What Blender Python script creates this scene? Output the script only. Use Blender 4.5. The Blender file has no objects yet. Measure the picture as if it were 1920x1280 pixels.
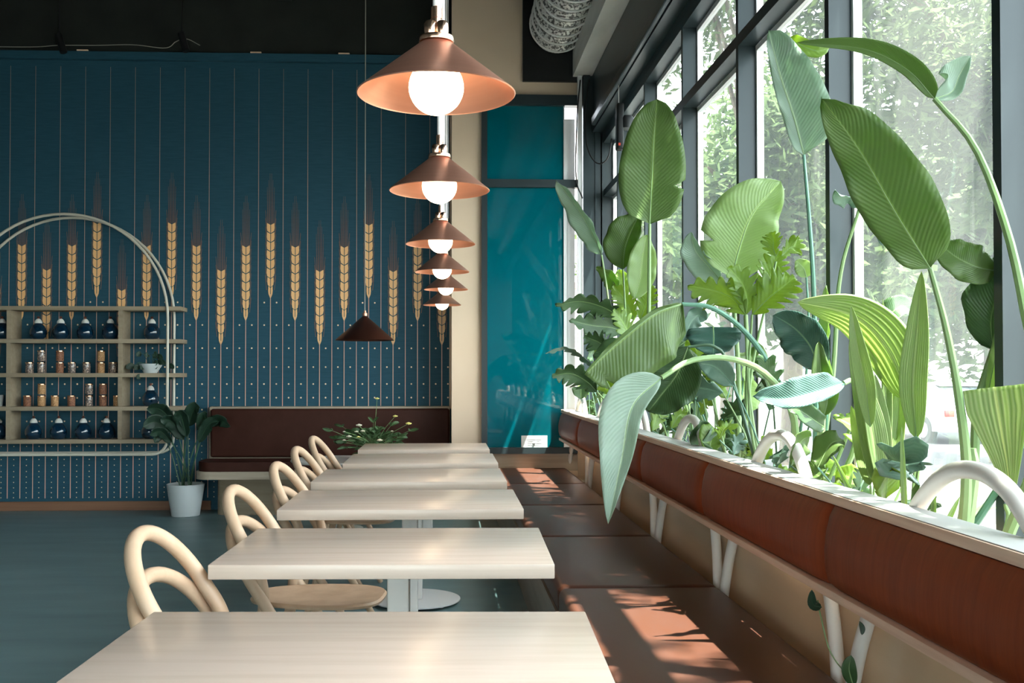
import bpy, bmesh, math, random
from mathutils import Vector, Matrix
PI = math.pi
R = math.radians
S = bpy.context.scene
COL = S.collection

# ------------------------------------------------------------------ camera
F = 1866.0
YAW, PITCH = 2.3, 1.0
SHX, SHY = 50.1/1920, 27.4/1920
cd = bpy.data.cameras.new('camera')
cd.sensor_width = 36.0
cd.lens = 36.0*F/1920
cd.shift_x, cd.shift_y = SHX, SHY
cd.clip_start, cd.clip_end = 0.05, 300
cam = bpy.data.objects.new('camera', cd)
COL.objects.link(cam)
cam.location = (0, 0, 1.35)
cam.rotation_euler = (R(90+PITCH), 0, R(-YAW))
S.camera = cam
CR = cam.rotation_euler.to_matrix()

def P(px, py, Y):
    """point of the place seen at a photograph position, at depth Y metres down the room"""
    u = (px-960)/F + SHX*1920/F
    v = (640-py)/F + SHY*1920/F
    d = CR @ Vector((u, v, -1))
    return Vector((0, 0, 1.35)) + d*(Y/d.y)

# ------------------------------------------------------------------ world, sun, exposure
S.view_settings.view_transform = 'Standard'
S.view_settings.look = 'None'
S.view_settings.gamma = 1
S.view_settings.use_curve_mapping = False
S.view_settings.exposure = 0.58
SKY_STRENGTH = 1.3
SUN_STRENGTH = 34.0
SUN_FROM = Vector((0.80, -0.35, 2.15)).normalized()

w = bpy.data.worlds.new('world')
S.world = w
w.use_nodes = True
nt = w.node_tree
bg = nt.nodes['Background']
sky = nt.nodes.new('ShaderNodeTexSky')
sky.sky_type = 'NISHITA'
sky.sun_disc = False
sky.sun_elevation = math.asin(SUN_FROM.z)
sky.sun_rotation = math.atan2(SUN_FROM.x, SUN_FROM.y)
sky.dust_density = 3.0
mx = nt.nodes.new('ShaderNodeMix'); mx.data_type = 'RGBA'
mx.inputs[0].default_value = 0.55
nt.links.new(sky.outputs[0], mx.inputs[6])
mx.inputs[7].default_value = (7.5, 7.7, 7.6, 1)
nt.links.new(mx.outputs[2], bg.inputs[0])
bg.inputs[1].default_value = SKY_STRENGTH

sl = bpy.data.lights.new('sun', 'SUN')
sl.energy = SUN_STRENGTH
sl.angle = R(0.6)
sl.color = (1.0, 0.93, 0.82)
so = bpy.data.objects.new('sun', sl)
COL.objects.link(so)
so.rotation_euler = SUN_FROM.to_track_quat('Z', 'Y').to_euler()
so.location = (10, -5, 20)

# ------------------------------------------------------------------ materials
MATS = {}
def mat(name, col, rough=0.5, metal=0.0, spec=0.5, noise=None, bump=0.0, coat=0.0, trans=0.0, ior=1.45, emit=None, es=0.0, bscale=None):
    """noise = (scale_xyz, colour2, lo, hi)"""
    m = bpy.data.materials.new(name); m.use_nodes = True
    t = m.node_tree; b = t.nodes['Principled BSDF']
    b.inputs['Base Color'].default_value = (*col, 1)
    b.inputs['Roughness'].default_value = rough
    b.inputs['Metallic'].default_value = metal
    b.inputs['Specular IOR Level'].default_value = spec
    b.inputs['Coat Weight'].default_value = coat
    b.inputs['Coat Roughness'].default_value = 0.05
    b.inputs['Transmission Weight'].default_value = trans
    b.inputs['IOR'].default_value = ior
    if emit:
        b.inputs['Emission Color'].default_value = (*emit, 1)
        b.inputs['Emission Strength'].default_value = es
    if noise or bump:
        tc = t.nodes.new('ShaderNodeTexCoord')
        mp = t.nodes.new('ShaderNodeMapping')
        nz = t.nodes.new('ShaderNodeTexNoise')
        t.links.new(tc.outputs['Object'], mp.inputs[0])
        t.links.new(mp.outputs[0], nz.inputs['Vector'])
        nz.inputs['Detail'].default_value = 5
        nz.inputs['Scale'].default_value = 1
        if noise:
            sc, c2, lo, hi = noise
            mp.inputs['Scale'].default_value = sc
            cr = t.nodes.new('ShaderNodeMapRange')
            cr.inputs[1].default_value = lo; cr.inputs[2].default_value = hi
            mi = t.nodes.new('ShaderNodeMix'); mi.data_type = 'RGBA'
            mi.inputs[6].default_value = (*col, 1); mi.inputs[7].default_value = (*c2, 1)
            t.links.new(nz.outputs[0], cr.inputs[0])
            t.links.new(cr.outputs[0], mi.inputs[0])
            t.links.new(mi.outputs[2], b.inputs['Base Color'])
        else:
            mp.inputs['Scale'].default_value = bscale or (60, 60, 60)
        if bump:
            bp = t.nodes.new('ShaderNodeBump')
            bp.inputs['Strength'].default_value = bump
            bp.inputs['Distance'].default_value = 0.002
            t.links.new(nz.outputs[0], bp.inputs['Height'])
            t.links.new(bp.outputs[0], b.inputs['Normal'])
    MATS[name] = m
    return m

mat('blue_wallpaper', (0.022, 0.082, 0.120), 0.6, spec=.25, noise=((6, 6, 60), (0.027, 0.094, 0.137), .35, .65))
mat('gold_foil', (1.0, 0.60, 0.27), 0.4, spec=.8)
mat('copper_ink', (0.78, 0.47, 0.36), 0.4)
mat('awn_ink', (0.30, 0.16, 0.11), 0.5)
mat('dot_foil', (1.0, 0.72, 0.5), 0.35)
mat('floor_concrete', (0.12, 0.20, 0.21), 0.38, noise=((1.2, 5, 1), (0.17, 0.27, 0.28), .3, .7), bump=.1)
mat('black_ceiling', (0.012, 0.014, 0.012), 0.8, noise=((3, 3, 3), (0.02, 0.024, 0.02), .3, .7))
mat('black_paint', (0.010, 0.011, 0.012), 0.5)
mat('steel_frame', (0.022, 0.036, 0.042), 0.35)
mat('tan_plaster', (0.74, 0.57, 0.41), 0.7, noise=((2, 2, 2), (0.78, 0.61, 0.45), .3, .7))
mat('interior_plaster', (0.14, 0.14, 0.135), 0.8)
mat('white_trim', (0.78, 0.79, 0.80), 0.4)
mat('teal_glass', (0.0, 0.11, 0.145), 0.015, spec=0.5, coat=0.0)
mat('concrete', (0.85, 0.85, 0.82), 0.8, noise=((5, 1.5, 5), (0.70, 0.70, 0.67), .4, .7))
mat('baseboard_wood', (0.22, 0.10, 0.055), 0.5, noise=((1, 30, 30), (0.28, 0.14, 0.08), .3, .7))
mat('ash_table', (0.70, 0.575, 0.475), 0.24, noise=((1.6, 22, 40), (0.63, 0.51, 0.41), .42, .70), bump=.03, spec=.6)
mat('ash_chair', (0.66, 0.47, 0.32), 0.42, noise=((12, 12, 3), (0.54, 0.36, 0.23), .35, .7))
mat('oak_rail', (0.86, 0.64, 0.49), 0.5, noise=((60, 2.5, 60), (0.72, 0.50, 0.37), .35, .65))
mat('oak_pale', (0.50, 0.42, 0.32), 0.5, noise=((2, 30, 30), (0.42, 0.34, 0.25), .35, .65))
mat('shelf_wood', (0.37, 0.30, 0.21), 0.6, noise=((2, 30, 30), (0.32, 0.25, 0.17), .35, .65))
mat('plywood_panel', (0.80, 0.62, 0.42), 0.22, noise=((8, 1.2, 8), (0.72, 0.54, 0.36), .3, .7))
mat('bench_base_wood', (0.32, 0.28, 0.23), 0.5, noise=((20, 2, 20), (0.25, 0.21, 0.17), .3, .7))
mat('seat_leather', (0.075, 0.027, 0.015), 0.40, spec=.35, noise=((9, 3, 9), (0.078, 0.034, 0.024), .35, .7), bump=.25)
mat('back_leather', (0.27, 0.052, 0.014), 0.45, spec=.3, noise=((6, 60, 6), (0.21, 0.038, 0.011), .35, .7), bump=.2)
mat('dark_leather', (0.045, 0.014, 0.009), 0.55, spec=.2, noise=((9, 3, 9), (0.055, 0.018, 0.012), .35, .7))
mat('rail_grey', (0.42, 0.43, 0.42), 0.4)
mat('white_metal', (0.82, 0.80, 0.76), 0.3)
mat('table_metal', (0.72, 0.73, 0.74), 0.3)
mat('brushed_copper', (0.90, 0.46, 0.32), 0.36, metal=.90, noise=((2, 2, 90), (0.84, 0.41, 0.28), .3, .7))
mat('dark_copper', (0.22, 0.085, 0.06), 0.35, metal=0.9)
mat('bright_copper', (0.95, 0.62, 0.45), 0.22, metal=1.0)
mat('bulb_glow', (1, 1, 1), 0.3, emit=(1.0, 0.76, 0.46), es=10)
mat('cream_tube', (0.66, 0.62, 0.52), 0.4)
mat('flask_blue', (0.002, 0.022, 0.05), 0.05, spec=0.8, coat=0.8)
mat('flask_collar', (0.75, 0.74, 0.70), 0.4)
mat('jar_glass', (0.16, 0.13, 0.12), 0.1, spec=.8, noise=((60, 60, 60), (0.62, 0.46, 0.36), .5, .62))
mat('jar_fill', (0.36, 0.18, 0.08), 0.7, noise=((150, 150, 150), (0.7, 0.42, 0.2), .45, .6))
mat('jar_fill_dark', (0.16, 0.07, 0.05), 0.7, noise=((150, 150, 150), (0.45, 0.2, 0.1), .45, .6))
mat('jar_cap', (0.75, 0.45, 0.30), 0.25, metal=1.0)
mat('cork', (0.35, 0.24, 0.15), 0.8)
mat('white_ceramic', (0.62, 0.66, 0.66), 0.45)
mat('soil', (0.05, 0.035, 0.025), 0.95, noise=((40, 40, 40), (0.12, 0.09, 0.06), .4, .6), bump=.8)
mat('galvanised', (0.72, 0.72, 0.70), 0.4, metal=.3, noise=((45, 45, 45), (0.10, 0.10, 0.10), .46, .56))
mat('galvanised_edge', (0.88, 0.88, 0.87), 0.4, metal=.2)
mat('white_rod', (0.88, 0.86, 0.84), 0.35)
mat('black_cable', (0.015, 0.015, 0.016), 0.5)
mat('grey_wire', (0.35, 0.33, 0.28), 0.6)
mat('red_lens', (0.6, 0.05, 0.02), 0.3)
mat('paper', (0.85, 0.86, 0.86), 0.7)
mat('print_grey', (0.45, 0.5, 0.52), 0.7)
mat('flower_white', (0.85, 0.80, 0.62), 0.7)
mat('flower_yellow', (0.75, 0.72, 0.22), 0.7)
mat('bark', (0.10, 0.075, 0.05), 0.9, noise=((6, 6, 2), (0.18, 0.14, 0.10), .35, .65), bump=.8)
mat('pavement', (0.13, 0.128, 0.12), 0.9, noise=((1, 1, 1), (0.11, 0.105, 0.10), .3, .7))
mat('asphalt', (0.07, 0.07, 0.07), 0.9, noise=((2, 2, 2), (0.085, 0.085, 0.08), .3, .7))
mat('stucco', (0.70, 0.66, 0.60), 0.9, noise=((1, 1, 1), (0.63, 0.60, 0.55), .3, .7))
mat('window_dark', (0.05, 0.07, 0.08), 0.1, spec=.8)
mat('roof_tile', (0.25, 0.14, 0.10), 0.8)
mat('car_silver', (0.60, 0.63, 0.66), 0.25, metal=.5, coat=.5)
mat('tyre', (0.02, 0.02, 0.02), 0.8)
mat('tail_light', (0.55, 0.03, 0.02), 0.2)
mat('yellow_bloom', (0.65, 0.42, 0.08), .6)

# thin window glass: mostly clear, reflects by angle
g = bpy.data.materials.new('clear_glass'); g.use_nodes = True
t = g.node_tree; t.nodes.remove(t.nodes['Principled BSDF'])
out = t.nodes['Material Output']
tr = t.nodes.new('ShaderNodeBsdfTransparent'); tr.inputs[0].default_value = (.93, .97, .96, 1)
gl = t.nodes.new('ShaderNodeBsdfGlossy'); gl.inputs['Roughness'].default_value = 0.02
fr = t.nodes.new('ShaderNodeFresnel'); fr.inputs[0].default_value = 1.45
ms = t.nodes.new('ShaderNodeMixShader')
ge = t.nodes.new('ShaderNodeNewGeometry'); fm_ = t.nodes.new('ShaderNodeMath'); fm_.operation = 'SUBTRACT'; fm_.use_clamp = True
t.links.new(fr.outputs[0], fm_.inputs[0]); t.links.new(ge.outputs['Backfacing'], fm_.inputs[1])
ds = t.nodes.new('ShaderNodeBsdfTranslucent'); ds.inputs[0].default_value = (.8, .86, .86, 1)   # pale veil mixed into the glass to imitate milky daylight haze
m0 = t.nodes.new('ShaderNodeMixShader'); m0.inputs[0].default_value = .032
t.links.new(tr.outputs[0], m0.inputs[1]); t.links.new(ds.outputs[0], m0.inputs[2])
t.links.new(fm_.outputs[0], ms.inputs[0]); t.links.new(m0.outputs[0], ms.inputs[1]); t.links.new(gl.outputs[0], ms.inputs[2])
t.links.new(ms.outputs[0], out.inputs[0])
MATS['clear_glass'] = g

def leaf_mat(name, col, col2, trcol, rough=.35, tmix=.4, freq=30.0, slant=.45, lengthwise=False, amp=.3):
    m = bpy.data.materials.new(name); m.use_nodes = True
    t = m.node_tree; b = t.nodes['Principled BSDF']; out = t.nodes['Material Output']
    uv = t.nodes.new('ShaderNodeUVMap')
    sx = t.nodes.new('ShaderNodeSeparateXYZ'); t.links.new(uv.outputs[0], sx.inputs[0])
    def mth(op, a, bb=None):
        n = t.nodes.new('ShaderNodeMath'); n.operation = op
        for i, v in enumerate((a, bb)):
            if v is None: continue
            if isinstance(v, (int, float)): n.inputs[i].default_value = v
            else: t.links.new(v, n.inputs[i])
        return n.outputs[0]
    au = mth('ABSOLUTE', mth('SUBTRACT', sx.outputs[0], .5))        # 0 midrib .. .5 edge
    if lengthwise: ph = mth('MULTIPLY', au, freq)
    else: ph = mth('MULTIPLY', mth('SUBTRACT', sx.outputs[1], mth('MULTIPLY', au, slant)), freq)
    wv = mth('SINE', mth('MULTIPLY', ph, 2*PI))
    wv = mth('MULTIPLY', mth('ADD', wv, 1.0), .5)
    nz = t.nodes.new('ShaderNodeTexNoise'); nz.inputs['Scale'].default_value = 7
    f = mth('ADD', mth('MULTIPLY', wv, amp), mth('MULTIPLY', nz.outputs[0], 1-amp))
    mi = t.nodes.new('ShaderNodeMix'); mi.data_type = 'RGBA'
    mi.inputs[6].default_value = (*col, 1); mi.inputs[7].default_value = (*col2, 1)
    t.links.new(f, mi.inputs[0])
    rib = mth('LESS_THAN', au, .022)
    m2 = t.nodes.new('ShaderNodeMix'); m2.data_type = 'RGBA'
    t.links.new(rib, m2.inputs[0]); t.links.new(mi.outputs[2], m2.inputs[6])
    m2.inputs[7].default_value = (min(1, col2[0]*1.7), min(1, col2[1]*1.6), min(1, col2[2]*1.4), 1)
    t.links.new(m2.outputs[2], b.inputs['Base Color'])
    b.inputs['Roughness'].default_value = rough
    if rough > .7: b.inputs['Specular IOR Level'].default_value = .08
    bp = t.nodes.new('ShaderNodeBump'); bp.inputs['Strength'].default_value = .22; bp.inputs['Distance'].default_value = .004
    t.links.new(wv, bp.inputs['Height']); t.links.new(bp.outputs[0], b.inputs['Normal'])
    tl = t.nodes.new('ShaderNodeBsdfTranslucent')
    m3 = t.nodes.new('ShaderNodeMix'); m3.data_type = 'RGBA'; m3.blend_type = 'MULTIPLY'; m3.inputs[0].default_value = .5
    m3.inputs[6].default_value = (*trcol, 1); t.links.new(m2.outputs[2], m3.inputs[7])
    tl.inputs[0].default_value = (*trcol, 1)
    ms = t.nodes.new('ShaderNodeMixShader'); ms.inputs[0].default_value = tmix
    t.links.new(b.outputs[0], ms.inputs[1]); t.links.new(tl.outputs[0], ms.inputs[2])
    t.links.new(ms.outputs[0], out.inputs[0])
    MATS[name] = m
leaf_mat('leaf_mid', (.105, .18, .052), (.14, .225, .07), (.20, .35, .06), amp=.22)
leaf_mat('leaf_dark', (.045, .105, .04), (.08, .16, .06), (.10, .22, .045), tmix=.3)
leaf_mat('leaf_pale', (.26, .38, .16), (.34, .47, .22), (.45, .60, .20), tmix=.5)
leaf_mat('leaf_blue', (.10, .205, .155), (.19, .31, .24), (.18, .32, .16), rough=.28, tmix=.25)
leaf_mat('leaf_pleat', (.13, .25, .06), (.40, .50, .22), (.38, .52, .13), tmix=.42, freq=13, lengthwise=True, amp=.75)
leaf_mat('leaf_lobed', (.13, .23, .05), (.22, .36, .08), (.48, .62, .11), tmix=.45, freq=11, slant=.3, amp=.3)
leaf_mat('leaf_deep', (.018, .045, .03), (.03, .07, .04), (.03, .07, .03), tmix=.15)  # deep green of the pot plants and some vine leaves
leaf_mat('leaf_tree', (.045, .075, .032), (.08, .115, .045), (.12, .18, .06), rough=.8, tmix=.35, freq=3)
leaf_mat('leaf_silver', (.27, .38, .30), (.38, .50, .41), (.40, .55, .38), rough=.3, tmix=.4)
leaf_mat('leaf_teal', (.03, .085, .065), (.07, .16, .13), (.07, .17, .10), rough=.3, tmix=.2)
mat('stem_green', (.17, .29, .11), .4, noise=((8, 8, 3), (.24, .36, .16), .3, .7))
mat('stem_dark', (.05, .11, .06), .4)
mat('stem_teal', (.10, .24, .17), .35)

# ------------------------------------------------------------------ geometry helpers
class MB:
    def __init__(self): self.bm = bmesh.new()
    def box(self, x0, x1, y0, y1, z0, z1, bev=0, seg=2):
        r = bmesh.ops.create_cube(self.bm, size=1)
        vs = r['verts']
        for v in vs:
            v.co = Vector(((x0+x1)/2+v.co.x*(x1-x0), (y0+y1)/2+v.co.y*(y1-y0), (z0+z1)/2+v.co.z*(z1-z0)))
        if bev:
            es = list({e for v in vs for e in v.link_edges})
            bmesh.ops.bevel(self.bm, geom=es, offset=bev, segments=seg, profile=.5, affect='EDGES', clamp_overlap=True)
        return self
    def lathe(self, prof, n=24, c=(0, 0, 0)):
        rings = []
        for r, z in prof:
            if r < 1e-6: rings.append([self.bm.verts.new((c[0], c[1], c[2]+z))])
            else: rings.append([self.bm.verts.new((c[0]+r*math.cos(2*PI*i/n), c[1]+r*math.sin(2*PI*i/n), c[2]+z)) for i in range(n)])
        for a, b in zip(rings, rings[1:]):
            for i in range(n):
                j = (i+1) % n
                if len(a) == 1 and len(b) == 1: continue
                if len(a) == 1: self.bm.faces.new((a[0], b[j], b[i]))
                elif len(b) == 1: self.bm.faces.new((a[i], a[j], b[0]))
                else: self.bm.faces.new((a[i], a[j], b[j], b[i]))
        return self
    def tube(self, pts, rad, n=10, closed=False, flat=1.0):
        pts = [Vector(p) for p in pts]
        m = len(pts)
        rads = rad if isinstance(rad, (list, tuple)) else [rad]*m
        rings = []; up = None
        for i, p in enumerate(pts):
            if closed: tg = pts[(i+1) % m]-pts[i-1]
            else: tg = pts[min(i+1, m-1)]-pts[max(i-1, 0)]
            tg.normalize()
            if up is None:
                up = Vector((0, 0, 1)) if abs(tg.z) < .9 else Vector((1, 0, 0))
            up = (up-tg*up.dot(tg))
            if up.length < 1e-6: up = tg.orthogonal()
            up.normalize(); sd = tg.cross(up)
            rings.append([self.bm.verts.new(p+(up*math.cos(2*PI*k/n)+sd*math.sin(2*PI*k/n)*flat)*rads[i]) for k in range(n)])
        prs = list(zip(rings, rings[1:]))
        if closed: prs.append((rings[-1], rings[0]))
        for a, b in prs:
            for k in range(n):
                self.bm.faces.new((a[k], a[(k+1) % n], b[(k+1) % n], b[k]))
        if not closed:
            self.bm.faces.new(rings[0][::-1]); self.bm.faces.new(rings[-1])
        return self
    def prism(self, poly, axis, a, b):
        """extrude polygon [(p,q)] along axis from a to b"""
        def mk(p, q, s):
            return {'x': (s, p, q), 'y': (p, s, q), 'z': (p, q, s)}[axis]
        A = [self.bm.verts.new(mk(p, q, a)) for p, q in poly]
        B = [self.bm.verts.new(mk(p, q, b)) for p, q in poly]
        n = len(poly)
        self.bm.faces.new(A); self.bm.faces.new(B[::-1])
        for i in range(n): self.bm.faces.new((A[i], B[i], B[(i+1) % n], A[(i+1) % n]))
        return self
    def quad(self, *ps):
        self.bm.faces.new([self.bm.verts.new(p) for p in ps]); return self
    def build(self, name, m, parent=None, smooth=True, loc=None):
        if not self.keepn: bmesh.ops.recalc_face_normals(self.bm, faces=self.bm.faces)
        me = bpy.data.meshes.new(name); self.bm.to_mesh(me); self.bm.free()
        o = bpy.data.objects.new(name, me); COL.objects.link(o)
        me.materials.append(MATS[m])
        if smooth:
            me.shade_smooth()
            try: me.set_sharp_from_angle(angle=R(38))
            except Exception: pass
        if parent: o.parent = parent
        if loc: o.location = loc
        return o
    keepn = False

def tag(o, label=None, cat=None, group=None, kind=None):
    if label: o['label'] = label
    if cat: o['category'] = cat
    if group: o['group'] = group
    if kind: o['kind'] = kind
    return o
def thing(name, label, cat, loc=(0, 0, 0), rz=0, group=None):
    o = bpy.data.objects.new(name, None); COL.objects.link(o)
    o.empty_display_size = .1
    o.location = loc; o.rotation_euler = (0, 0, rz)
    return tag(o, label, cat, group)
def struct(o): o['kind'] = 'structure'; return o
def structE(name, loc=(0, 0, 0)):
    o = bpy.data.objects.new(name, None); COL.objects.link(o); o.location = loc
    return struct(o)
def kids(o): return [c for c in bpy.data.objects if c.parent is o]
def copy_tree(o, parent=None):
    ch = kids(o)
    c = o.copy(); COL.objects.link(c)
    if parent: c.parent = parent
    for k in ch: copy_tree(k, c)
    return c
def spline(pts, n):
    """Catmull-Rom through points"""
    pts = [Vector(p) for p in pts]
    if len(pts) == 2: return [pts[0].lerp(pts[1], i/(n-1)) for i in range(n)]
    q = [pts[0]*2-pts[1]]+pts+[pts[-1]*2-pts[-2]]
    res = []; segs = len(pts)-1
    for i in range(n):
        s = i/(n-1)*segs; k = min(int(s), segs-1); u = s-k
        a, b, c, d = q[k:k+4]
        res.append(.5*((2*b)+(c-a)*u+(2*a-5*b+4*c-d)*u*u+(3*b-a-3*c+d)*u**3))
    return res

ORD = ['leftmost', 'second from the left', 'third from the left', 'fourth from the left', 'fifth from the left', 'sixth from the left', 'seventh from the left', 'eighth from the left', 'ninth from the left', 'tenth from the left']

# ================================================================== SETTING
YB = 10.0          # blue wall
YF = 9.5           # tan end wall with the teal window
CEIL = 5.35
XW = 1.5           # inner face of the glazing
struct(MB().box(-7, 1.9, -4.5, 10.3, -.12, 0).build('floor', 'floor_concrete', smooth=False))
struct(MB().box(-7.1, 1.7, -4.5, 10.3, CEIL, CEIL+.15).build('ceiling', 'black_ceiling', smooth=False))
wb = struct(MB().box(-7, .06, YB, YB+.2, 0, 4.55).build('wall_back', 'blue_wallpaper', smooth=False))
struct(MB().box(-7, .06, YB-.02, YB+.2, 4.551, CEIL).build('wall_upper', 'black_ceiling', smooth=False))
wl = MB()
wl.box(-7.2, -7.0, -4.5, 10.2, 0, CEIL)
struct(wl.build('wall_left', 'interior_plaster', smooth=False))
wf = MB()      # wall behind the camera, unseen; opening added and sized to let daylight in
wf.box(-7, -4.2, -4.7, -4.5, 0, CEIL).box(1.0, 1.7, -4.7, -4.5, 0, CEIL).box(-4.2, 1.0, -4.7, -4.5, 0, .4).box(-4.2, 1.0, -4.7, -4.5, 2.3, CEIL)
struct(wf.build('wall_front', 'interior_plaster', smooth=False))
wz = structE('window_1', (-1.6, -4.6, .4))  # unseen window, added in the opening for its daylight
fb = MB()
for i in range(4): fb.box(-2.57+i*1.713-.03, -2.57+i*1.713+.03, -.04, .04, 0, 1.899)
fb.box(-2.6, 2.6, -.04, .04, 1.84, 1.8999)
fb.build('window_frame', 'steel_frame', wz, smooth=False)
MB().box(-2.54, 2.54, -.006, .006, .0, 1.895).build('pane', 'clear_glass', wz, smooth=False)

# end wall (tan) with opening
ew = MB()
ew.box(.06, .345, YF, YB+.2, 0, CEIL).box(.3451, 1.30, YF, YF+.3, 0, .586).box(.3451, 1.30, YF, YF+.3, 4.02, CEIL).box(1.3001, 1.49, YF, YF+.3, 0, CEIL)
struct(MB().box(1.4901, 1.66, YF-.11, YF+.3, 0, CEIL).build('trim_10', 'steel_frame', smooth=False))
struct(ew.build('wall_far', 'tan_plaster', smooth=False))
struct(MB().box(.3451, 1.3, YF-.006, YF-.0005, .42, .58).build('trim_2', 'oak_pale', smooth=False))
# edge strip by the blue wall
struct(MB().box(.04, .059, YB-.05, YB-.001, 1.0, 4.5).build('trim_3', 'tan_plaster', smooth=False))
# teal window
tw = structE('window_2', (.345, YF, .586))
f = MB()
W_, H_ = .955, 3.434
f.box(0, .055, -.04, .06, 0, H_).box(.055, W_, -.04, .06, 0, .06).box(.055, W_, -.04, .06, H_-.10, H_).box(.055, W_-.03, -.04, .06, 2.545, 2.62)
f.build('window_frame', 'steel_frame', tw, smooth=False)
MB().box(.055, .79, .01, .03, .06, 2.545).build('pane', 'teal_glass', tw, smooth=False)
MB().box(.055, .79, .01, .03, 2.62, H_-.10).build('pane', 'teal_glass', tw, smooth=False)
MB().box(.79, .80, -.005, .03, .06, H_-.10).build('glazing_bar', 'white_trim', tw, smooth=False)
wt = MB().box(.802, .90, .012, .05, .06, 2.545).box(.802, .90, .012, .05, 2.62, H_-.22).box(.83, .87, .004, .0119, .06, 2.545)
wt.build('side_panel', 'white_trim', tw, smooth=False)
# pale pipe and dark corner posts
struct(MB().box(1.262, 1.30, YF-.10, YF-.042, .7, 4.19).build('trim_4', 'white_trim', smooth=False))
cp = MB()
cp.box(1.31, 1.375, YF-.12, YF-.001, 0, 4.19).box(1.378, 1.48, YF-.09, YF-.001, 0, 4.19).box(1.425, 1.435, YF-.10, YF-.09, 0, 4.19)
struct(cp.build('trim_5', 'steel_frame', smooth=False))
# black ledge along top of the blue wall, copper strip clips
struct(MB().box(-7, .055, YB-.06, YB-.0005, 4.46, 4.54, .006).build('trim_6', 'blue_wallpaper', smooth=False))
for i, px in enumerate((480, 645, 155)):
    c = P(px, 97, YB-.04)
    tag(MB().box(c.x-.055, c.x+.055, YB-.055, YB-.025, 4.541, 4.556, .003).build('bracket', 'dot_foil'),
        ['small copper clip on the dark ledge, left of the two bright ones', 'small copper clip on the dark ledge nearest the thin lamp wire', 'small copper clip on the dark ledge at far left above the arch'][i], 'clip', 'clips on the ledge above the blue wall')
# baseboard
struct(MB().box(-7, -2.32, YB-.025, YB-.0005, 0, .09, .004).build('baseboard_back', 'baseboard_wood', smooth=False))

# glazing on the right
posts = [-3.38, -2.18, -.98, .22, 1.42, 2.62, 3.82, 5.02, 6.21, 7.41, 8.60]
for i, y in enumerate(posts):
    y1 = posts[i+1] if i+1 < len(posts) else YF-.13
    wn = structE('window_%d' % (i+3), (XW, y, .0))
    L = y1-y
    fm = MB()
    fm.box(0, .09, 0, .042, 0, 3.6)                     # post
    fm.box(0, .09, .0421, L-.001, 3.03, 3.09)           # transom
    fm.box(0, .09, .0421, L-.001, 3.54, 3.6)            # head
    fm.box(0, .09, .0421, L-.001, .0, .30)              # sill
    fm.build('window_frame', 'steel_frame', wn, smooth=False)
    sm = MB()
    for z0, z1 in ((.30, 3.03), (3.09, 3.54)):
        sm.box(.0901, .125, .012, .05, z0, z1).box(.0901, .125, L-.02, L+.011, z0, z1)
        sm.box(.0901, .125, .0501, L-.021, z0, z0+.03).box(.0901, .125, .0501, L-.021, z1-.03, z1)
    sm.build('sash', 'white_trim', wn, smooth=False)
    for z0, z1 in ((.33, 3.0), (3.12, 3.51)):
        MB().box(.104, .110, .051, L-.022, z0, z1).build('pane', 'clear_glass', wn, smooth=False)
# header over the windows, concrete beam
struct(MB().box(1.40, 1.64, -4.5, YF-.001, 3.65, 4.19).box(1.50, 1.64, -4.5, YF-.001, 3.601, 3.649).box(1.36, 1.3995, -4.5, YF-.3, 3.66, 3.74, .01).build('trim_7', 'steel_frame', smooth=False))
struct(MB().box(1.22, 1.46, -4.5, YF-.001, 4.195, 4.45).build('trim_8', 'concrete', smooth=False))
struct(MB().box(1.47, 1.64, -4.5, YF-.001, 4.2, CEIL-.001).build('wall_right', 'black_paint', smooth=False))
# ceiling beams
cb = MB()
for x in (-5.5, -3.6, -1.7): cb.box(x, x+.16, -4.5, YB-.03, CEIL-.28, CEIL-.001)
struct(cb.build('trim_9', 'black_ceiling', smooth=False))

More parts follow.
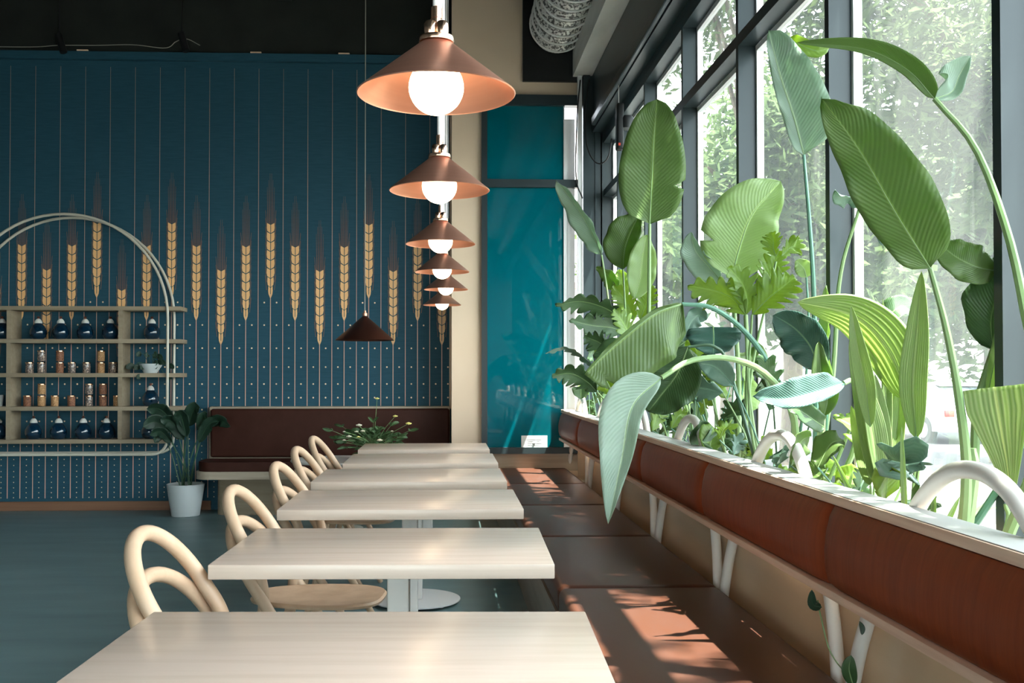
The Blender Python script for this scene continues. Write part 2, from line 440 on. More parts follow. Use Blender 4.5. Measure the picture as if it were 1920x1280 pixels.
# ================================================================== WALL MURAL (parts of the blue wall)
def wx(px): return (px-835)*YB/F
def wzz(py): return 1.35+(700-py)*YB/F
YM = YB-.004
ears = {}
bott = [680, 598, 643, 598, 556, 680, 598, 556, 598, 643, 598, 556, 598, 643, 598, 556, 643, 598, 643]
cols = [8.6+45.55*i for i in range(19)]
full = [(c, b) for c, b in zip(cols, bott)] + [(8.6-45.55*(i+1), [598, 643, 556, 598, 680, 598, 643, 556][i]) for i in range(8)]
def strip(mb, x, z0, z1, w0, w1, y=YM):
    mb.quad((x-w0/2, y, z0), (x+w0/2, y, z0), (x+w1/2, y, z1), (x-w1/2, y, z1))
lines = MB(); lines.keepn = True
dots = MB(); dots.keepn = True
for c, b in full:
    x = wx(c); zb = wzz(b)
    strip(lines, x, .12, zb+.02, .0085, .007)                               # the stalk
    xm = wx(c+22.8)
    if xm < .03:
        strip(lines, xm, .12, 2.0, .008, .0055); strip(lines, xm, 2.0, 4.4, .0055, .0018)  # thinned upward to imitate the foil's reflection fading with height
    e = MB(); e.keepn = True
    N = 8; hh = .72/N
    for k in range(N):
        for s in (-1, 1):
            fz = k/N
            wd = .039*min(1, .58+.24*k)
            z0 = zb+k*hh*1.0; z1 = z0+hh*.985
            g0 = .003
            if k == 0: z0 -= .0
            pts = [(x+s*g0, z0-(.0 if k else .02)), (x+s*wd*.85, z0+.020), (x+s*wd, z0+hh*.6), (x+s*wd*.93, z1+.012), (x+s*g0, z1-.006)]
            ps = [(p, YM-.001, q) for p, q in pts]
            e.quad(*(ps if s > 0 else ps[::-1]))
    eo = e.build('wheat_ear', 'gold_foil', wb, smooth=False)
    a = MB(); a.keepn = True
    for s in (-1, 1):
        for k in range(9):                                                   # side whiskers
            z0 = zb+.06+k*hh*.9
            a.quad((x+s*.036, YM, z0), (x+s*.041, YM, z0), (x+s*.054, YM, z0+.15), (x+s*.0515, YM, z0+.15))
    for s in (-.03, -.018, -.007, .007, .018, .03):                           # awns above the ear
        Lw = .55-abs(s)*6
        a.quad((x+s-.0022, YM, zb+.72), (x+s+.0022, YM, zb+.72), (x+s*1.2+.0008, YM, zb+.72+Lw), (x+s*1.2-.0008, YM, zb+.72+Lw))
    a.build('wheat_awn', 'awn_ink', wb, smooth=False)
    ears[c] = b
rows = [568, 610, 653, 688, 719.5, 745, 767, 788, 806, 821, 834, 846, 858, 869, 880, 890, 900, 910, 919, 928]
for c, b in full:
    for s in (-11.4, 11.4):
        for ri, ry in enumerate(rows):
            if ry < b+8: continue
            x = wx(c+s); z = wzz(ry)
            if x > .035: continue
            r = .0088 if ry < 800 else .0055
            vs = [(x+r*math.cos(k*PI/3), YM, z+r*math.sin(k*PI/3)) for k in range(6)]
            dots.quad(*vs)
            if s > 0:
                x2 = wx(c+s+22.8-.0)
    for s in (34.2-22.8+22.8,):
        pass
tag(lines.build('mural_line', 'copper_ink', wb, smooth=False), kind='stuff')
tag(dots.build('mural_dot', 'dot_foil', wb, smooth=False), kind='stuff')

# ================================================================== ARCH SHELF
sh = thing('arched_shelf', 'wall shelf of five wooden boards inside a cream tubular arch', 'shelf', (0, YB, 0))
cx, rad, cz = -3.677, .995, 1.893
def hoop(y, rr=.014):
    pts = []
    for i in range(33):
        a = PI*i/32
        pts.append((cx+rad*math.cos(a), y, cz+rad*math.sin(a)))
    pts.append((cx-rad, y, .73)); 
    for i in range(1, 7):
        a = PI+PI/2*i/6
        pts.append((cx-rad+.14+.14*math.cos(a), y, .71+.14*math.sin(a)))
    for i in range(0, 7):
        a = -PI/2+PI/2*i/6
        pts.append((cx+rad-.14+.14*math.cos(a), y, .71+.14*math.sin(a)))
    pts.append((cx+rad, y, .73))
    return MB().tube(pts, rr, 10, closed=True)
hoop(-.04).build('arch_tube', 'cream_tube', sh)
hoop(-.27).build('arch_tube', 'cream_tube', sh)
shz = [1.98, 1.663, 1.334, 1.011, .694]
for i, z in enumerate(shz):
    xr = -2.563 if i < 4 else -2.70
    MB().box(2*cx-xr, xr, -.255, -.002, z-.02, z+.02, .003).build('shelf_board', 'shelf_wood', sh)
for x in (-4.20, -3.14):
    for i in range(4):
        MB().box(x-.02, x+.02, -.25, -.004, shz[i+1]+.0205, shz[i]-.0205).build('divider', 'shelf_wood', sh)
def sxp(px, y): return P(px, 600, y).x
YS = YB-.14
def flask():
    t = thing('glass_flask', '', 'flask')
    MB().lathe([(0, 0), (.045, 0), (.068, .02), (.079, .055), (.078, .085), (.062, .120), (.036, .150), (.030, .156), (0, .156)], 20).build('body', 'flask_blue', t)
    MB().lathe([(0, .1565), (.036, .1565), (.033, .175), (.018, .196), (.014, .198), (0, .198)], 16).build('collar', 'flask_collar', t)
    MB().lathe([(0, .1985), (.009, .1985), (.009, .208), (.016, .212), (.012, .222), (0, .224)], 12).build('stopper', 'dark_copper', t)
    return t
fl0 = None
frows = [(0, [4, 72, 114, 160, 207, 285], 'upper row of the arched shelf'), (2, [283], 'second lowest row'), (3, [-2, 64.6, 111.5, 157.5, 201, 282], 'lowest row of the arched shelf')]
for ri, xs, nm in frows:
    for i, px in enumerate(xs):
        if fl0 is None: o = fl0 = flask()
        else: o = copy_tree(fl0)
        o.location = (sxp(px, YS), YS, shz[ri+1]+.0205)
        rn = {0: 'top row', 2: 'third row', 3: 'bottom row'}[ri]
        if ri == 2: lb = 'blue glass flask standing alone below the shelf plant, behind the tall potted plant'
        elif i == len(xs)-1: lb = 'blue glass flask alone right of the divider in the %s of the arched shelf' % rn
        elif i == 0: lb = 'blue glass flask cut by the photo edge in the %s of the arched shelf' % rn
        else: lb = 'blue glass flask, %s between the dividers in the %s' % (ORD[i-1], rn)
        tag(o, lb, 'flask', 'blue flasks on the arched shelf')
jar0 = {}
def jar(m):
    t = thing('glass_jar', '', 'jar')
    MB().lathe([(0, 0), (.032, 0), (.036, .006), (.036, .088), (.034, .094), (0, .094)], 18).build('body', m, t)
    MB().lathe([(0, .0945), (.038, .0945), (.038, .103), (.034, .106), (0, .106)], 18).build('lid', 'jar_cap', t)
    return t
jr = [(1, [(56, 1), (78, 2), (113, 2), (135.5, 1), (163, 1), (190, 2), (212.6, 1)], ['jar_glass', 'jar_glass', 'jar_fill_dark', 'jar_glass', 'jar_glass', 'jar_fill', 'jar_glass'], 'upper jar row'),
      (2, [(52.5, 1), (79, 2), (104, 1), (135, 1), (168, 2), (194, 2), (220.5, 1)], ['jar_fill_dark', 'jar_fill', 'jar_fill', 'jar_fill_dark', 'jar_glass', 'jar_fill_dark', 'jar_fill'], 'lower jar row')]
for ri, lst, ms_, nm in jr:
    for i, (px, n) in enumerate(lst):
        for k in range(n):
            key = ms_[i]
            if key not in jar0: o = jar0[key] = jar(key)
            else: o = copy_tree(jar0[key])
            o.location = (sxp(px, YS), YS, shz[ri+1]+.0205+k*.1145)
            o.rotation_euler = (0, 0, i*1.3+k)
            lb = 'spice jar, %s in the %s' % (ORD[i], nm)
            if n == 2: lb += ', top of its stack' if k else ', bottom of its stack'
            tag(o, lb, 'jar', 'spice jars on the arched shelf')
tag(MB().lathe([(0, 0), (.028, 0), (.04, .11), (.036, .11), (.026, .01), (0, .01)], 18, (sxp(0, YS), YS, shz[3]+.0205)).build('cup', 'white_ceramic'),
    'white cup at the left photo edge on the arched shelf', 'cup')

# ================================================================== PLANT HELPERS
def leaf(parent, pts, W, m, roll=0, fold=18, kind='paddle', wl=1.0, wr=1.0, p=.85, q=.62, ripple=.012, droop=0.0, seed=0, name='leaf', n=26, side=None, label=None, tears=()):
    """pts: midrib points from base to tip; W: full width in metres"""
    rnd = random.Random(seed+int(W*1e4))
    mid = spline(pts, n)
    c = 10 if kind == 'pleat' else 5
    ripple *= min(1, W/.22)
    bm = bmesh.new(); uvl = bm.loops.layers.uv.new('UVMap')
    rows_ = []
    ph = rnd.random()*6; ph2 = rnd.random()*6
    for i, m_ in enumerate(mid):
        tt = i/(n-1)
        tg = (mid[min(i+1, n-1)]-mid[max(i-1, 0)]).normalized()
        view = (m_-Vector((0, 0, 1.35))).normalized()
        if side is not None: sd = (Vector(side)-tg*Vector(side).dot(tg)).normalized()
        else: sd = tg.cross(-view)
        if sd.length < 1e-3: sd = tg.orthogonal()
        sd.normalize(); nr = sd.cross(tg).normalized()
        a = R(roll[0]+(roll[1]-roll[0])*tt) if isinstance(roll, tuple) else R(roll)
        sd, nr = sd*math.cos(a)+nr*math.sin(a), nr*math.cos(a)-sd*math.sin(a)
        if kind == 'lobed':
            base = math.sin(PI*min(1, max(0, tt))**.8)**.7
            lob = .30+.70*abs(math.sin(PI*6.5*tt))**.7
            wv = base
        elif kind == 'fan': wv = min(1, .08+1.15*tt**1.1); lob = 1
        elif kind == 'pleat': wv = max(0, math.sin(PI*tt**.75))**.7; lob = 1
        else: wv = max(0, math.sin(PI*min(1, tt)**p))**q; lob = 1
        row = []
        for j in range(-c, c+1):
            u = j/c; au = abs(u)
            side_w = (wl if u < 0 else wr)
            hw = W/2*wv*side_w
            if kind == 'lobed' and au > .3: hw *= (1-(au-.3)/.7*(1-lob))
            for (ts, uu, dep) in tears:
                if u*uu > 0 and abs(tt-ts) < .02: hw *= (1-dep*au)
            fa = R(fold)
            h = au*hw
            pt = m_+sd*(math.copysign(1, u) if u else 0)*h*math.cos(fa)+nr*h*math.sin(fa)
            if kind == 'lobed': pt += tg*au*hw*.55
            elif kind == 'paddle': pt += tg*au*hw*.10
            if ripple and kind not in ('pleat', 'fan'): pt += nr*au*au*ripple*(math.sin(tt*17+ph+u*2)+.6*math.sin(tt*31+ph2))
            if droop: pt += Vector((0, 0, -1))*droop*h*au
            if kind in ('pleat', 'fan'): pt += nr*((j % 2)*.16*W/ c*2.2*wv)
            row.append(bm.verts.new(pt))
        rows_.append(row)
    for i in range(n-1):
        for j in range(2*c):
            vs = (rows_[i][j], rows_[i][j+1], rows_[i+1][j+1], rows_[i+1][j])
            fc = bm.faces.new(vs)
            for lp, (ii, jj) in zip(fc.loops, ((i, j), (i, j+1), (i+1, j+1), (i+1, j))):
                lp[uvl].uv = (jj/(2*c), ii/(n-1))
    me = bpy.data.meshes.new(name); bm.to_mesh(me); bm.free(); me.shade_smooth()
    me.materials.append(MATS[m])
    o = bpy.data.objects.new(name, me); COL.objects.link(o)
    if parent: o.parent = parent; o.matrix_parent_inverse = Matrix.Translation(-parent.location)
    # a leaf has a little thickness
    sf = o.modifiers.new('solid', 'SOLIDIFY'); sf.thickness = .0012; sf.offset = 0
    # midrib
    k = int(n*.9)
    rb = MB(); rr = max(.0022, W*.013)
    rb.tube([v for v in mid[:k]], [rr*(1-.7*i/k) for i in range(k)], 6)
    if kind != 'fan':
        r_ = rb.build('midrib', 'stem_teal' if m == 'leaf_blue' else ('stem_dark' if m == 'leaf_deep' else 'stem_green'), o)
    if label: o['label'] = label
    return o
def stem(parent, pts, r0, r1, m='stem_green', name='stem', n=20):
    pp = spline(pts, n)
    o = MB().tube(pp, [r0+(r1-r0)*i/(n-1) for i in range(n)], 8).build(name, m)
    o.parent = parent; o.matrix_parent_inverse = Matrix.Translation(-parent.location)
    return o
def PP(lst, Y=None):
    return [P(*(q if len(q) == 3 else (q[0], q[1], Y))) for q in lst]

# ================================================================== POTTED PLANT by the back wall
c = P(348, 955, 9.60); c.z = 0
pt = thing('potted_plant', 'dark leafy plant in a white round pot against the blue wall', 'plant', c)
MB().lathe([(0, 0), (.125, 0), (.13, .004), (.15, .12), (.168, .24), (.176, .30), (.170, .303), (.163, .30), (.16, .27), (0, .27)], 36).build('pot', 'white_ceramic', pt)
MB().lathe([(0, .276), (.158, .272)], 24).build('soil', 'soil', pt)
def loc(parent, o): return o
rnd = random.Random(5)
dl = [((352, 868), (330, 800), (275, 765), .15), ((350, 868), (352, 800), (375, 765), .13), ((355, 860), (385, 800), (432, 800), .11), ((340, 865), (318, 810), (268, 800), .13),
      ((345, 865), (350, 820), (330, 770), .14), ((352, 865), (375, 810), (390, 785), .13), ((340, 868), (310, 820), (290, 830), .11), ((350, 868), (345, 825), (300, 785), .13), ((356, 866), (372, 830), (410, 790), .10), ((338, 865), (322, 830), (280, 815), .10)]
for i, (a, b, d, W) in enumerate(dl):
    y0 = 9.55+rnd.uniform(-.1, .1)
    ap = Vector((c.x+rnd.uniform(-.05, .05), c.y+rnd.uniform(-.05, .05), .27))
    stem(pt, [ap, ap.lerp(P(*b, y0), .5)+Vector((0, 0, .04)), P(*b, y0)], .007, .004, 'stem_dark', n=10)
    leaf(pt, [P(*b, y0), P((b[0]+d[0])/2, (b[1]+d[1])/2-14, y0-.05), P(*d, y0-.1)], W*1.25, 'leaf_deep', roll=rnd.uniform(-40, 40), fold=15, seed=i, n=14)
# shelf plant
c2 = Vector((sxp(283, YS-.03), YS-.03, shz[2]+.0205))
sp = thing('potted_plant', 'trailing green plant in a small white bowl on the arched shelf', 'plant', c2)
MB().lathe([(0, 0), (.06, 0), (.105, .07), (.11, .09), (.10, .09), (.09, .07), (0, .07)], 24).build('pot', 'white_ceramic', sp)
for i in range(16):
    a = rnd.uniform(0, 2*PI); rr = rnd.uniform(.05, .18); h = rnd.uniform(.06, .20)
    if i in (3, 9): rr, h = .15, -.03
    b0 = c2+Vector((math.cos(a)*.04, math.sin(a)*.04*.5, .075))
    b1 = c2+Vector((math.cos(a)*rr, -abs(math.sin(a))*rr*.5, h))
    stem(sp, [b0, b0.lerp(b1, .6)+Vector((0, 0, .03)), b1], .003, .002, 'stem_dark', n=6)
    leaf(sp, [b1, b1+Vector((math.cos(a)*.04, -.02, -.005)), b1+Vector((math.cos(a)*.075, -.03, -.03))], .055, 'leaf_deep', fold=10, n=8, seed=i, ripple=0.004)

# ================================================================== BACK BANQUETTE
bq = thing('banquette', 'dark brown leather banquette with pale wood trim against the blue wall', 'bench', (-1.1, YB, 0))
xl, xr_ = -2.34+1.1, .05+1.1
MB().box(xl+.02, xr_-.003, -.11, -.002, .50, 1.025, .012).build('back_frame', 'oak_pale', bq)
MB().box(xl+.045, xr_-.008, -.17, -.111, .53, 1.005, .025, 4).build('back_cushion', 'dark_leather', bq)
def rounded(x0, x1, y0, y1, r):
    pl = [(x1, y1), (x0, y1)]
    pl += [(x0+r-r*math.cos(a), y0+r-r*math.sin(a)) for a in [PI/2*i/8 for i in range(9)]]
    pl += [(x1, y0)]
    return pl
MB().prism(rounded(xl-.01, xr_-.003, -.62, -.02, .16), 'z', .36, .432).build('seat_frame', 'oak_pale', bq)
MB().prism(rounded(xl+.01, xr_-.008, -.60, -.175, .15), 'z', .433, .52).build('seat_cushion', 'dark_leather', bq)
MB().prism(rounded(xl+.15, xr_-.003, -.40, -.02, .12), 'z', .0, .359).build('base', 'shelf_wood', bq)

# ================================================================== SIDE TABLE WITH FLOWERS, HANGING DARK PENDANT
YT = 8.72
zt = .605
xt = -.93
st = thing('side_table', 'small white round table by the back banquette under the unlit lamp', 'table', (xt, YT, 0))
MB().lathe([(0, zt-.022), (.40, zt-.022), (.41, zt-.012), (.405, zt), (0, zt)], 48).build('tabletop', 'white_metal', st)
MB().lathe([(0, .012), (.03, .012), (.03, zt-.0225), (0, zt-.0225)], 16).build('column', 'white_metal', st)
MB().lathe([(0, 0), (.22, 0), (.22, .008), (.03, .0118), (0, .0118)], 32).build('base', 'white_metal', st)
vx = P(700, 800, YT).x
fv = thing('flower_arrangement', 'loose arrangement of white and yellow-green flowers in front of the brown banquette', 'flowers', (vx, YT, zt+.0005))
MB().lathe([(0, 0), (.045, 0), (.07, .05), (.075, .10), (.065, .12), (.058, .12), (.06, .10), (0, .09)], 24).build('vase', 'dark_leather', fv)
rnd = random.Random(11)
vb = Vector((vx, YT, zt+.10))
def bloom(parent, c, r, m):
    mb = MB()
    for k in range(7):
        a = 2*PI*k/7
        mb.lathe([(0, -r*.25), (r*.35, -r*.1), (r*.42, r*.15), (0, r*.3)], 7, (c.x+math.cos(a)*r*.5, c.y+math.sin(a)*r*.5, c.z))
    mb.lathe([(0, -r*.4), (r*.5, 0), (r*.3, r*.4), (0, r*.45)], 8, tuple(c))
    o = mb.build('bloom', m); o.parent = parent; o.matrix_parent_inverse = Matrix.Translation(-parent.location)
fls = [(707, 750, .022, 'flower_yellow'), (741, 783, .024, 'flower_yellow'), (766, 797, .030, 'flower_yellow'), (673, 800, .030, 'flower_white'), (654, 821, .026, 'flower_white'), (668, 812, .02, 'flower_white'),
       (680, 811, .024, 'flower_white'), (712, 828, .028, 'flower_white'), (645, 812, .014, 'flower_white'), (672, 822, .018, 'flower_yellow'), (735, 811, .014, 'flower_white'), (645, 828, .018, 'flower_white')]
for i, (x, y, r, m) in enumerate(fls):
    yy = YT-rnd.uniform(.10, .22)
    c = P(x, y-3, yy)
    stem(fv, [vb, vb.lerp(c, .5)+Vector((rnd.uniform(-.02, .02), 0, .02)), c], .003, .002, 'stem_green', n=8)
    bloom(fv, c, r, m)
for i in range(90):
    x = rnd.gauss(692, 26); y = 800+abs(rnd.gauss(0, 1))*18+abs(x-692)*.25
    if i < 6: x, y = [(620, 806), (735, 795), (640, 798), (700, 788), (750, 815), (770, 806)][i]
    c = P(x, y, YT+rnd.uniform(-.14, .1))
    b0 = vb.lerp(c, .35)
    stem(fv, [vb, b0, c], .002, .0012, 'stem_green', n=5)
    d = (c-vb).normalized()
    for q_ in (-1, 1):
        leaf(fv, [c-d*.02, c+d*.012+Vector((q_*.02, rnd.uniform(-.02, .02), 0)), c+d*.03+Vector((q_*.045, rnd.uniform(-.03, .03), rnd.uniform(-.02, .01)))], rnd.uniform(.026, .04), 'leaf_dark', n=6, seed=i, roll=rnd.uniform(-50, 50), ripple=.002)
dp = P(684, 638, 8.8)
pl = thing('pendant_lamp', 'unlit dark copper cone pendant on a thin wire before the blue wall', 'lamp', dp)
MB().lathe([(.256, 0), (.26, .002), (.02, .212), (0, .216), (0, .205), (.018, .203), (.254, .002), (.256, 0)], 64).build('lamp_shade', 'dark_copper', pl)
MB().lathe([(0, .2165), (.022, .2165), (.022, .24), (.012, .245), (.010, .262), (0, .262)], 16).build('socket', 'brushed_copper', pl)
MB().lathe([(0, .2625), (.0042, .2625), (.0042, CEIL-dp.z-.001), (0, CEIL-dp.z-.001)], 8).build('cord', 'grey_wire', pl)

# ================================================================== COPPER PENDANTS
lamps = [(818, 178, 2.05), (824, 358, 3.24), (826, 458, 4.66), (829, 510, 5.95), (836, 543, 7.35), (829, 572, 8.55)]
proto = None
names = ['nearest and largest', 'second nearest', 'third nearest', 'fourth nearest', 'fifth nearest', 'farthest and smallest']
for i, (px, py, Y) in enumerate(lamps):
    c = P(px, py, Y)
    if proto is None:
        o = proto = thing('pendant_lamp', '', 'lamp')
        Rr = .164
        MB().lathe([(Rr-.002, .0), (Rr, .002), (.034, .106), (.0, .108), (.0, .1045), (.032, .1035), (Rr-.003, .003), (Rr-.002, .0)], 96).build('lamp_shade', 'brushed_copper', o)
        MB().lathe([(0, .1085), (.036, .1085), (.037, .112), (.036, .119), (.026, .121), (0, .121)], 32).build('collar', 'bright_copper', o)
        for k in range(4):
            a = PI/4+k*PI/2
            MB().lathe([(0, .1212), (.012, .1212), (.0135, .128), (.0135, .143), (.009, .149), (0, .15)], 14, (.017*math.cos(a), .017*math.sin(a), 0)).build('knob', 'bright_copper', o)
        MB().lathe([(0, .1215), (.010, .1215), (.010, .158), (.0115, .1585), (.0115, .181), (.009, .183), (0, .183)], 20).build('socket', 'bright_copper', o)
        b = [(0, -.0415)]
        for k in range(1, 17):
            a = -PI/2+PI*k/18
            b.append((.057*math.cos(a), .0155+.057*math.sin(a)))
        b += [(.018, .078), (.016, .095), (0, .1035)]
        MB().lathe(b, 32).build('bulb', 'bulb_glow', o)
        MB().lathe([(0, .1835), (.0075, .1835), (.0075, 5.35-c.z-.001), (0, 5.35-c.z-.001)], 12).build('rod', 'white_rod', o)
        MB().tube([(.014, 0, .15), (.0145, 0, .3), (.015, 0, 5.35-c.z-.002)], .002, 6).build('cord', 'white_rod', o)
    else: o = copy_tree(proto)
    o.location = c
    if i:   # the rods end at the ceiling
        pass
    tag(o, 'lit copper cone pendant, %s of the row over tables' % names[i], 'lamp', 'copper pendants over the tables')
    o.location.z = c.z
lamps_obj = [o for o in bpy.data.objects if o.name.startswith('pendant_lamp')]
# every rod reaches the ceiling: cut to the lamp's own height
for o in lamps_obj:
    if o is proto or o.get('group') is None: continue
    dz = (CEIL-o.location.z)/(CEIL-proto.location.z)
    for ch in kids(o):
        if ch.name.split('.')[0] in ('rod', 'cord'):
            me = ch.data.copy(); ch.data = me
            top = CEIL-o.location.z-.002
            for v in me.vertices:
                if v.co.z > 1: v.co.z = top

# ================================================================== TABLES
tb = [(2.16, -2.2, .745), (3.52, -1.5, .74), (4.79, -.2, .74), (5.92, .0, .74), (7.08, 0, .80), (8.24, 0, .72)]
tx = [-.205, -.19, -.195, -.20, -.165, -.168]
tlab = ['pale ash table nearest the camera, cut by the bottom of the photo', 'second pale ash table from the camera, whole front edge visible', 'third pale ash table from the camera', 'fourth pale ash table from the camera', 'fifth pale ash table from the camera, next to farthest', 'farthest pale ash table, below the tan pillar']
for i, ((Y, rz, D), x) in enumerate(zip(tb, tx)):
    Wd = 1.09 if i < 4 else 1.04
    t_ = thing('dining_table', tlab[i], 'table', (x, Y, 0), R(rz), 'pale ash tables in a row')
    MB().box(-Wd/2, Wd/2, -D/2, D/2, .703, .75, .004, 2).build('tabletop', 'ash_table', t_)
    MB().box(-.01, .065, -.05, .05, .026, .697, .006).build('column', 'white_metal', t_)
    MB().box(-.12, .17, -.12, .12, .6975, .7025, .001).build('mounting_plate', 'table_metal', t_)
    MB().lathe([(0, .012), (.24, .012), (.262, .016), (.262, .022), (.25, .0255), (0, .0255)], 48, (.028, 0, 0)).build('base', 'table_metal', t_)
    for k in range(4):
        a = PI/4+k*PI/2
        MB().lathe([(0, 0), (.014, 0), (.014, .003), (.005, .005), (.005, .0118), (0, .0118)], 10, (.028+.21*math.cos(a), .21*math.sin(a), 0)).build('foot', 'table_metal', t_)

# ================================================================== CHAIRS
def chair_proto():
    o = thing('chair', '', 'chair')
    r = .020
    # back hoop + rear legs; local x forward, y across, z up
    def A_path():
        half = []
        hw = .205
        lean = Vector((.53, 0, -.848))
        top = Vector((0, 0, .872))
        pts = []
        for i in range(0, 13):
            a = PI/2*i/12
            q_ = top+lean*(hw*(1-math.cos(a)))*1.1; q_ = q_+Vector((0, hw*math.sin(a), 0)); pts.append(q_)
        e = pts[-1]
        tail = [e, e+lean*.08+Vector((0, .003, 0)), Vector((.185, hw+.012, .54)), Vector((.195, hw+.015, .45)), Vector((.155, hw+.025, .22)), Vector((.09, hw+.035, .0))]
        tl = spline(tail, 22)
        return pts, tl[1:]
    h, tl = A_path()
    right = h+tl
    left = [Vector((p_.x, -p_.y, p_.z)) for p_ in right]
    hoop_pts = [p_ for p_ in reversed(left[1:])]+right
    k = len(tl)-8
    nA = len(right)
    cut = nA-12
    top_pts = [p_ for p_ in reversed(left[1:cut])]+right[:cut]
    MB().tube(top_pts, .024, 14).build('back_hoop', 'ash_chair', o)
    for sgn in (1, -1):
        s_ = right if sgn > 0 else left
        MB().tube(s_[cut-1:], [.0237-.0065*i/(nA-cut) for i in range(nA-cut+1)], 14).build('leg', 'ash_chair', o)
    # arm hoop + front legs
    hw = .235
    d = Vector((.55, 0, -.835)).normalized()
    top = Vector((.02, 0, .745))
    pts = []
    for i in range(0, 13):
        a = PI/2*i/12
        q_ = top+d*(hw*(1-math.cos(a)))*.85+Vector((0, hw*math.sin(a), 0)); pts.append(q_)
    e = pts[-1]
    tail = spline([e, e+d*.15+Vector((0, .004, 0)), e+d*.38, Vector((.50, hw+.0, 0))], 22)
    right = pts+tail[1:]
    left = [Vector((p_.x, -p_.y, p_.z)) for p_ in right]
    nB = len(right); cut = 18
    MB().tube([p_ for p_ in reversed(left[1:cut])]+right[:cut], .0235, 14).build('arm_hoop', 'ash_chair', o)
    for sgn in (1, -1):
        s_ = right if sgn > 0 else left
        MB().tube(s_[cut-1:], [.0232-.007*i/(nB-cut) for i in range(nB-cut+1)], 14).build('leg', 'ash_chair', o)
    # seat: slightly dished, rounded
    mb = MB(); n = 40; out_ = []
    def sp(a):
        ex = .5
        cx_ = .36+.27*math.copysign(abs(math.cos(a))**.62, math.cos(a))
        cy_ = .205*math.copysign(abs(math.sin(a))**.62, math.sin(a))
        if cx_ < .36: cy_ *= 1-.25*(.36-cx_)/.27
        return cx_, cy_
    pro = [(0.0, -.012), (.55, -.008), (.9, -.001), (.97, 0.0), (1.0, -.008), (.985, -.018), (.8, -.022), (0.0, -.024)]
    rings = []
    for s_, z in pro:
        if s_ == 0: rings.append([mb.bm.verts.new((.36, 0, .455+z))]); continue
        rings.append([mb.bm.verts.new((.36+(sp(2*PI*k/n)[0]-.36)*s_, sp(2*PI*k/n)[1]*s_, .455+z)) for k in range(n)])
    for a_, b_ in zip(rings, rings[1:]):
        for k in range(n):
            j = (k+1) % n
            if len(a_) == 1: mb.bm.faces.new((a_[0], b_[k], b_[j]))
            elif len(b_) == 1: mb.bm.faces.new((a_[j], a_[k], b_[0]))
            else: mb.bm.faces.new((a_[j], a_[k], b_[k], b_[j]))
    mb.build('seat', 'ash_chair', o)
    # cross rails under the seat
    MB().tube([(.17, -.215, .412), (.17, .215, .412)], .013, 10).tube([(.37, -.232, .33+.065), (.37, .232, .33+.065)], .0, 3).build('rail', 'ash_chair', o)
    return o
ch = [(3.02, -.905, -6), (4.12, -.87, -6), (5.2, -.875, -6), (6.3, -.935, -6), (7.35, -.97, -6)]
cl = ['pale bentwood hoop-back chair nearest the camera, at the second table', 'second bentwood hoop-back chair, behind the nearest one', 'middle bentwood hoop-back chair of the row of five', 'fourth bentwood hoop-back chair from the camera', 'farthest bentwood hoop-back chair, beside the flowers']
cp0 = None
for (Y, x, rz), lb in zip(ch, cl):
    if cp0 is None: o = cp0 = chair_proto()
    else: o = copy_tree(cp0)
    o.location = (x, Y, 0); o.rotation_euler = (0, 0, R(rz))
    tag(o, lb, 'chair', 'bentwood chairs along the tables')

# ================================================================== WINDOW BENCH
bn = thing('bench', 'long brown leather bench with white tube hoops running along the windows', 'bench', (1.0, 0, 0))
X0 = 1.0
seams = [-2.36, -1.05, .26, 1.57, 2.83, 4.19, 5.50, 6.81, 8.12, YF-.02]
MB().box(.474-X0, .50-X0, -2.3, YF-.03, .0, .33).box(.5001-X0, 1.22-X0, -2.3, YF-.03, .26, .33).build('base_panel', 'bench_base_wood', bn, smooth=False)
for a, b in zip(seams, seams[1:]):
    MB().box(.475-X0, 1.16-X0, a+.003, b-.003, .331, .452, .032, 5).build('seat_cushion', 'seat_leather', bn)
    # back cushion, a little domed and leaning
    mb = MB(); n = 9
    prof = [(1.145, .745), (1.105, .742), (1.082, .760), (1.072, .80), (1.070, .85), (1.076, .90), (1.088, .945), (1.108, .974), (1.145, .978)]
    ys = [a+.002, a+.010, a+.03, a+.08]+[a+.08+(b-a-.16)*k/6 for k in range(1, 6)]+[b-.08, b-.03, b-.010, b-.002]
    rings = []
    for y in ys:
        e_ = min(y-a, b-y); k = min(1, (e_/.05))**.5
        rings.append([mb.bm.verts.new((1.145+(x-1.145)*(.55+.45*k)-X0, y, .86+(z-.86)*(.97+.03*k))) for x, z in prof])
    for r0, r1 in zip(rings, rings[1:]):
        for k in range(len(prof)): mb.bm.faces.new((r0[k], r0[(k+1) % n], r1[(k+1) % n], r1[k]))
    mb.bm.faces.new(rings[0]); mb.bm.faces.new(rings[-1][::-1])
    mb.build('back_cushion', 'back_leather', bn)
MB().box(1.146-X0, 1.175-X0, -2.3, YF-.06, .745, .978).build('back_board', 'oak_rail', bn, smooth=False)
MB().box(1.098-X0, 1.205-X0, -2.3, YF-.06, .9785, 1.006, .003).build('top_rail', 'oak_rail', bn)
MB().box(1.080-X0, 1.175-X0, -2.3, YF-.06, .716, .741, .003).build('lower_rail', 'oak_rail', bn)
MB().box(1.104-X0, 1.205-X0, -2.3, YF-.06, 1.0062, 1.0085).build('rail_cap', 'rail_grey', bn, smooth=False)
hp = None
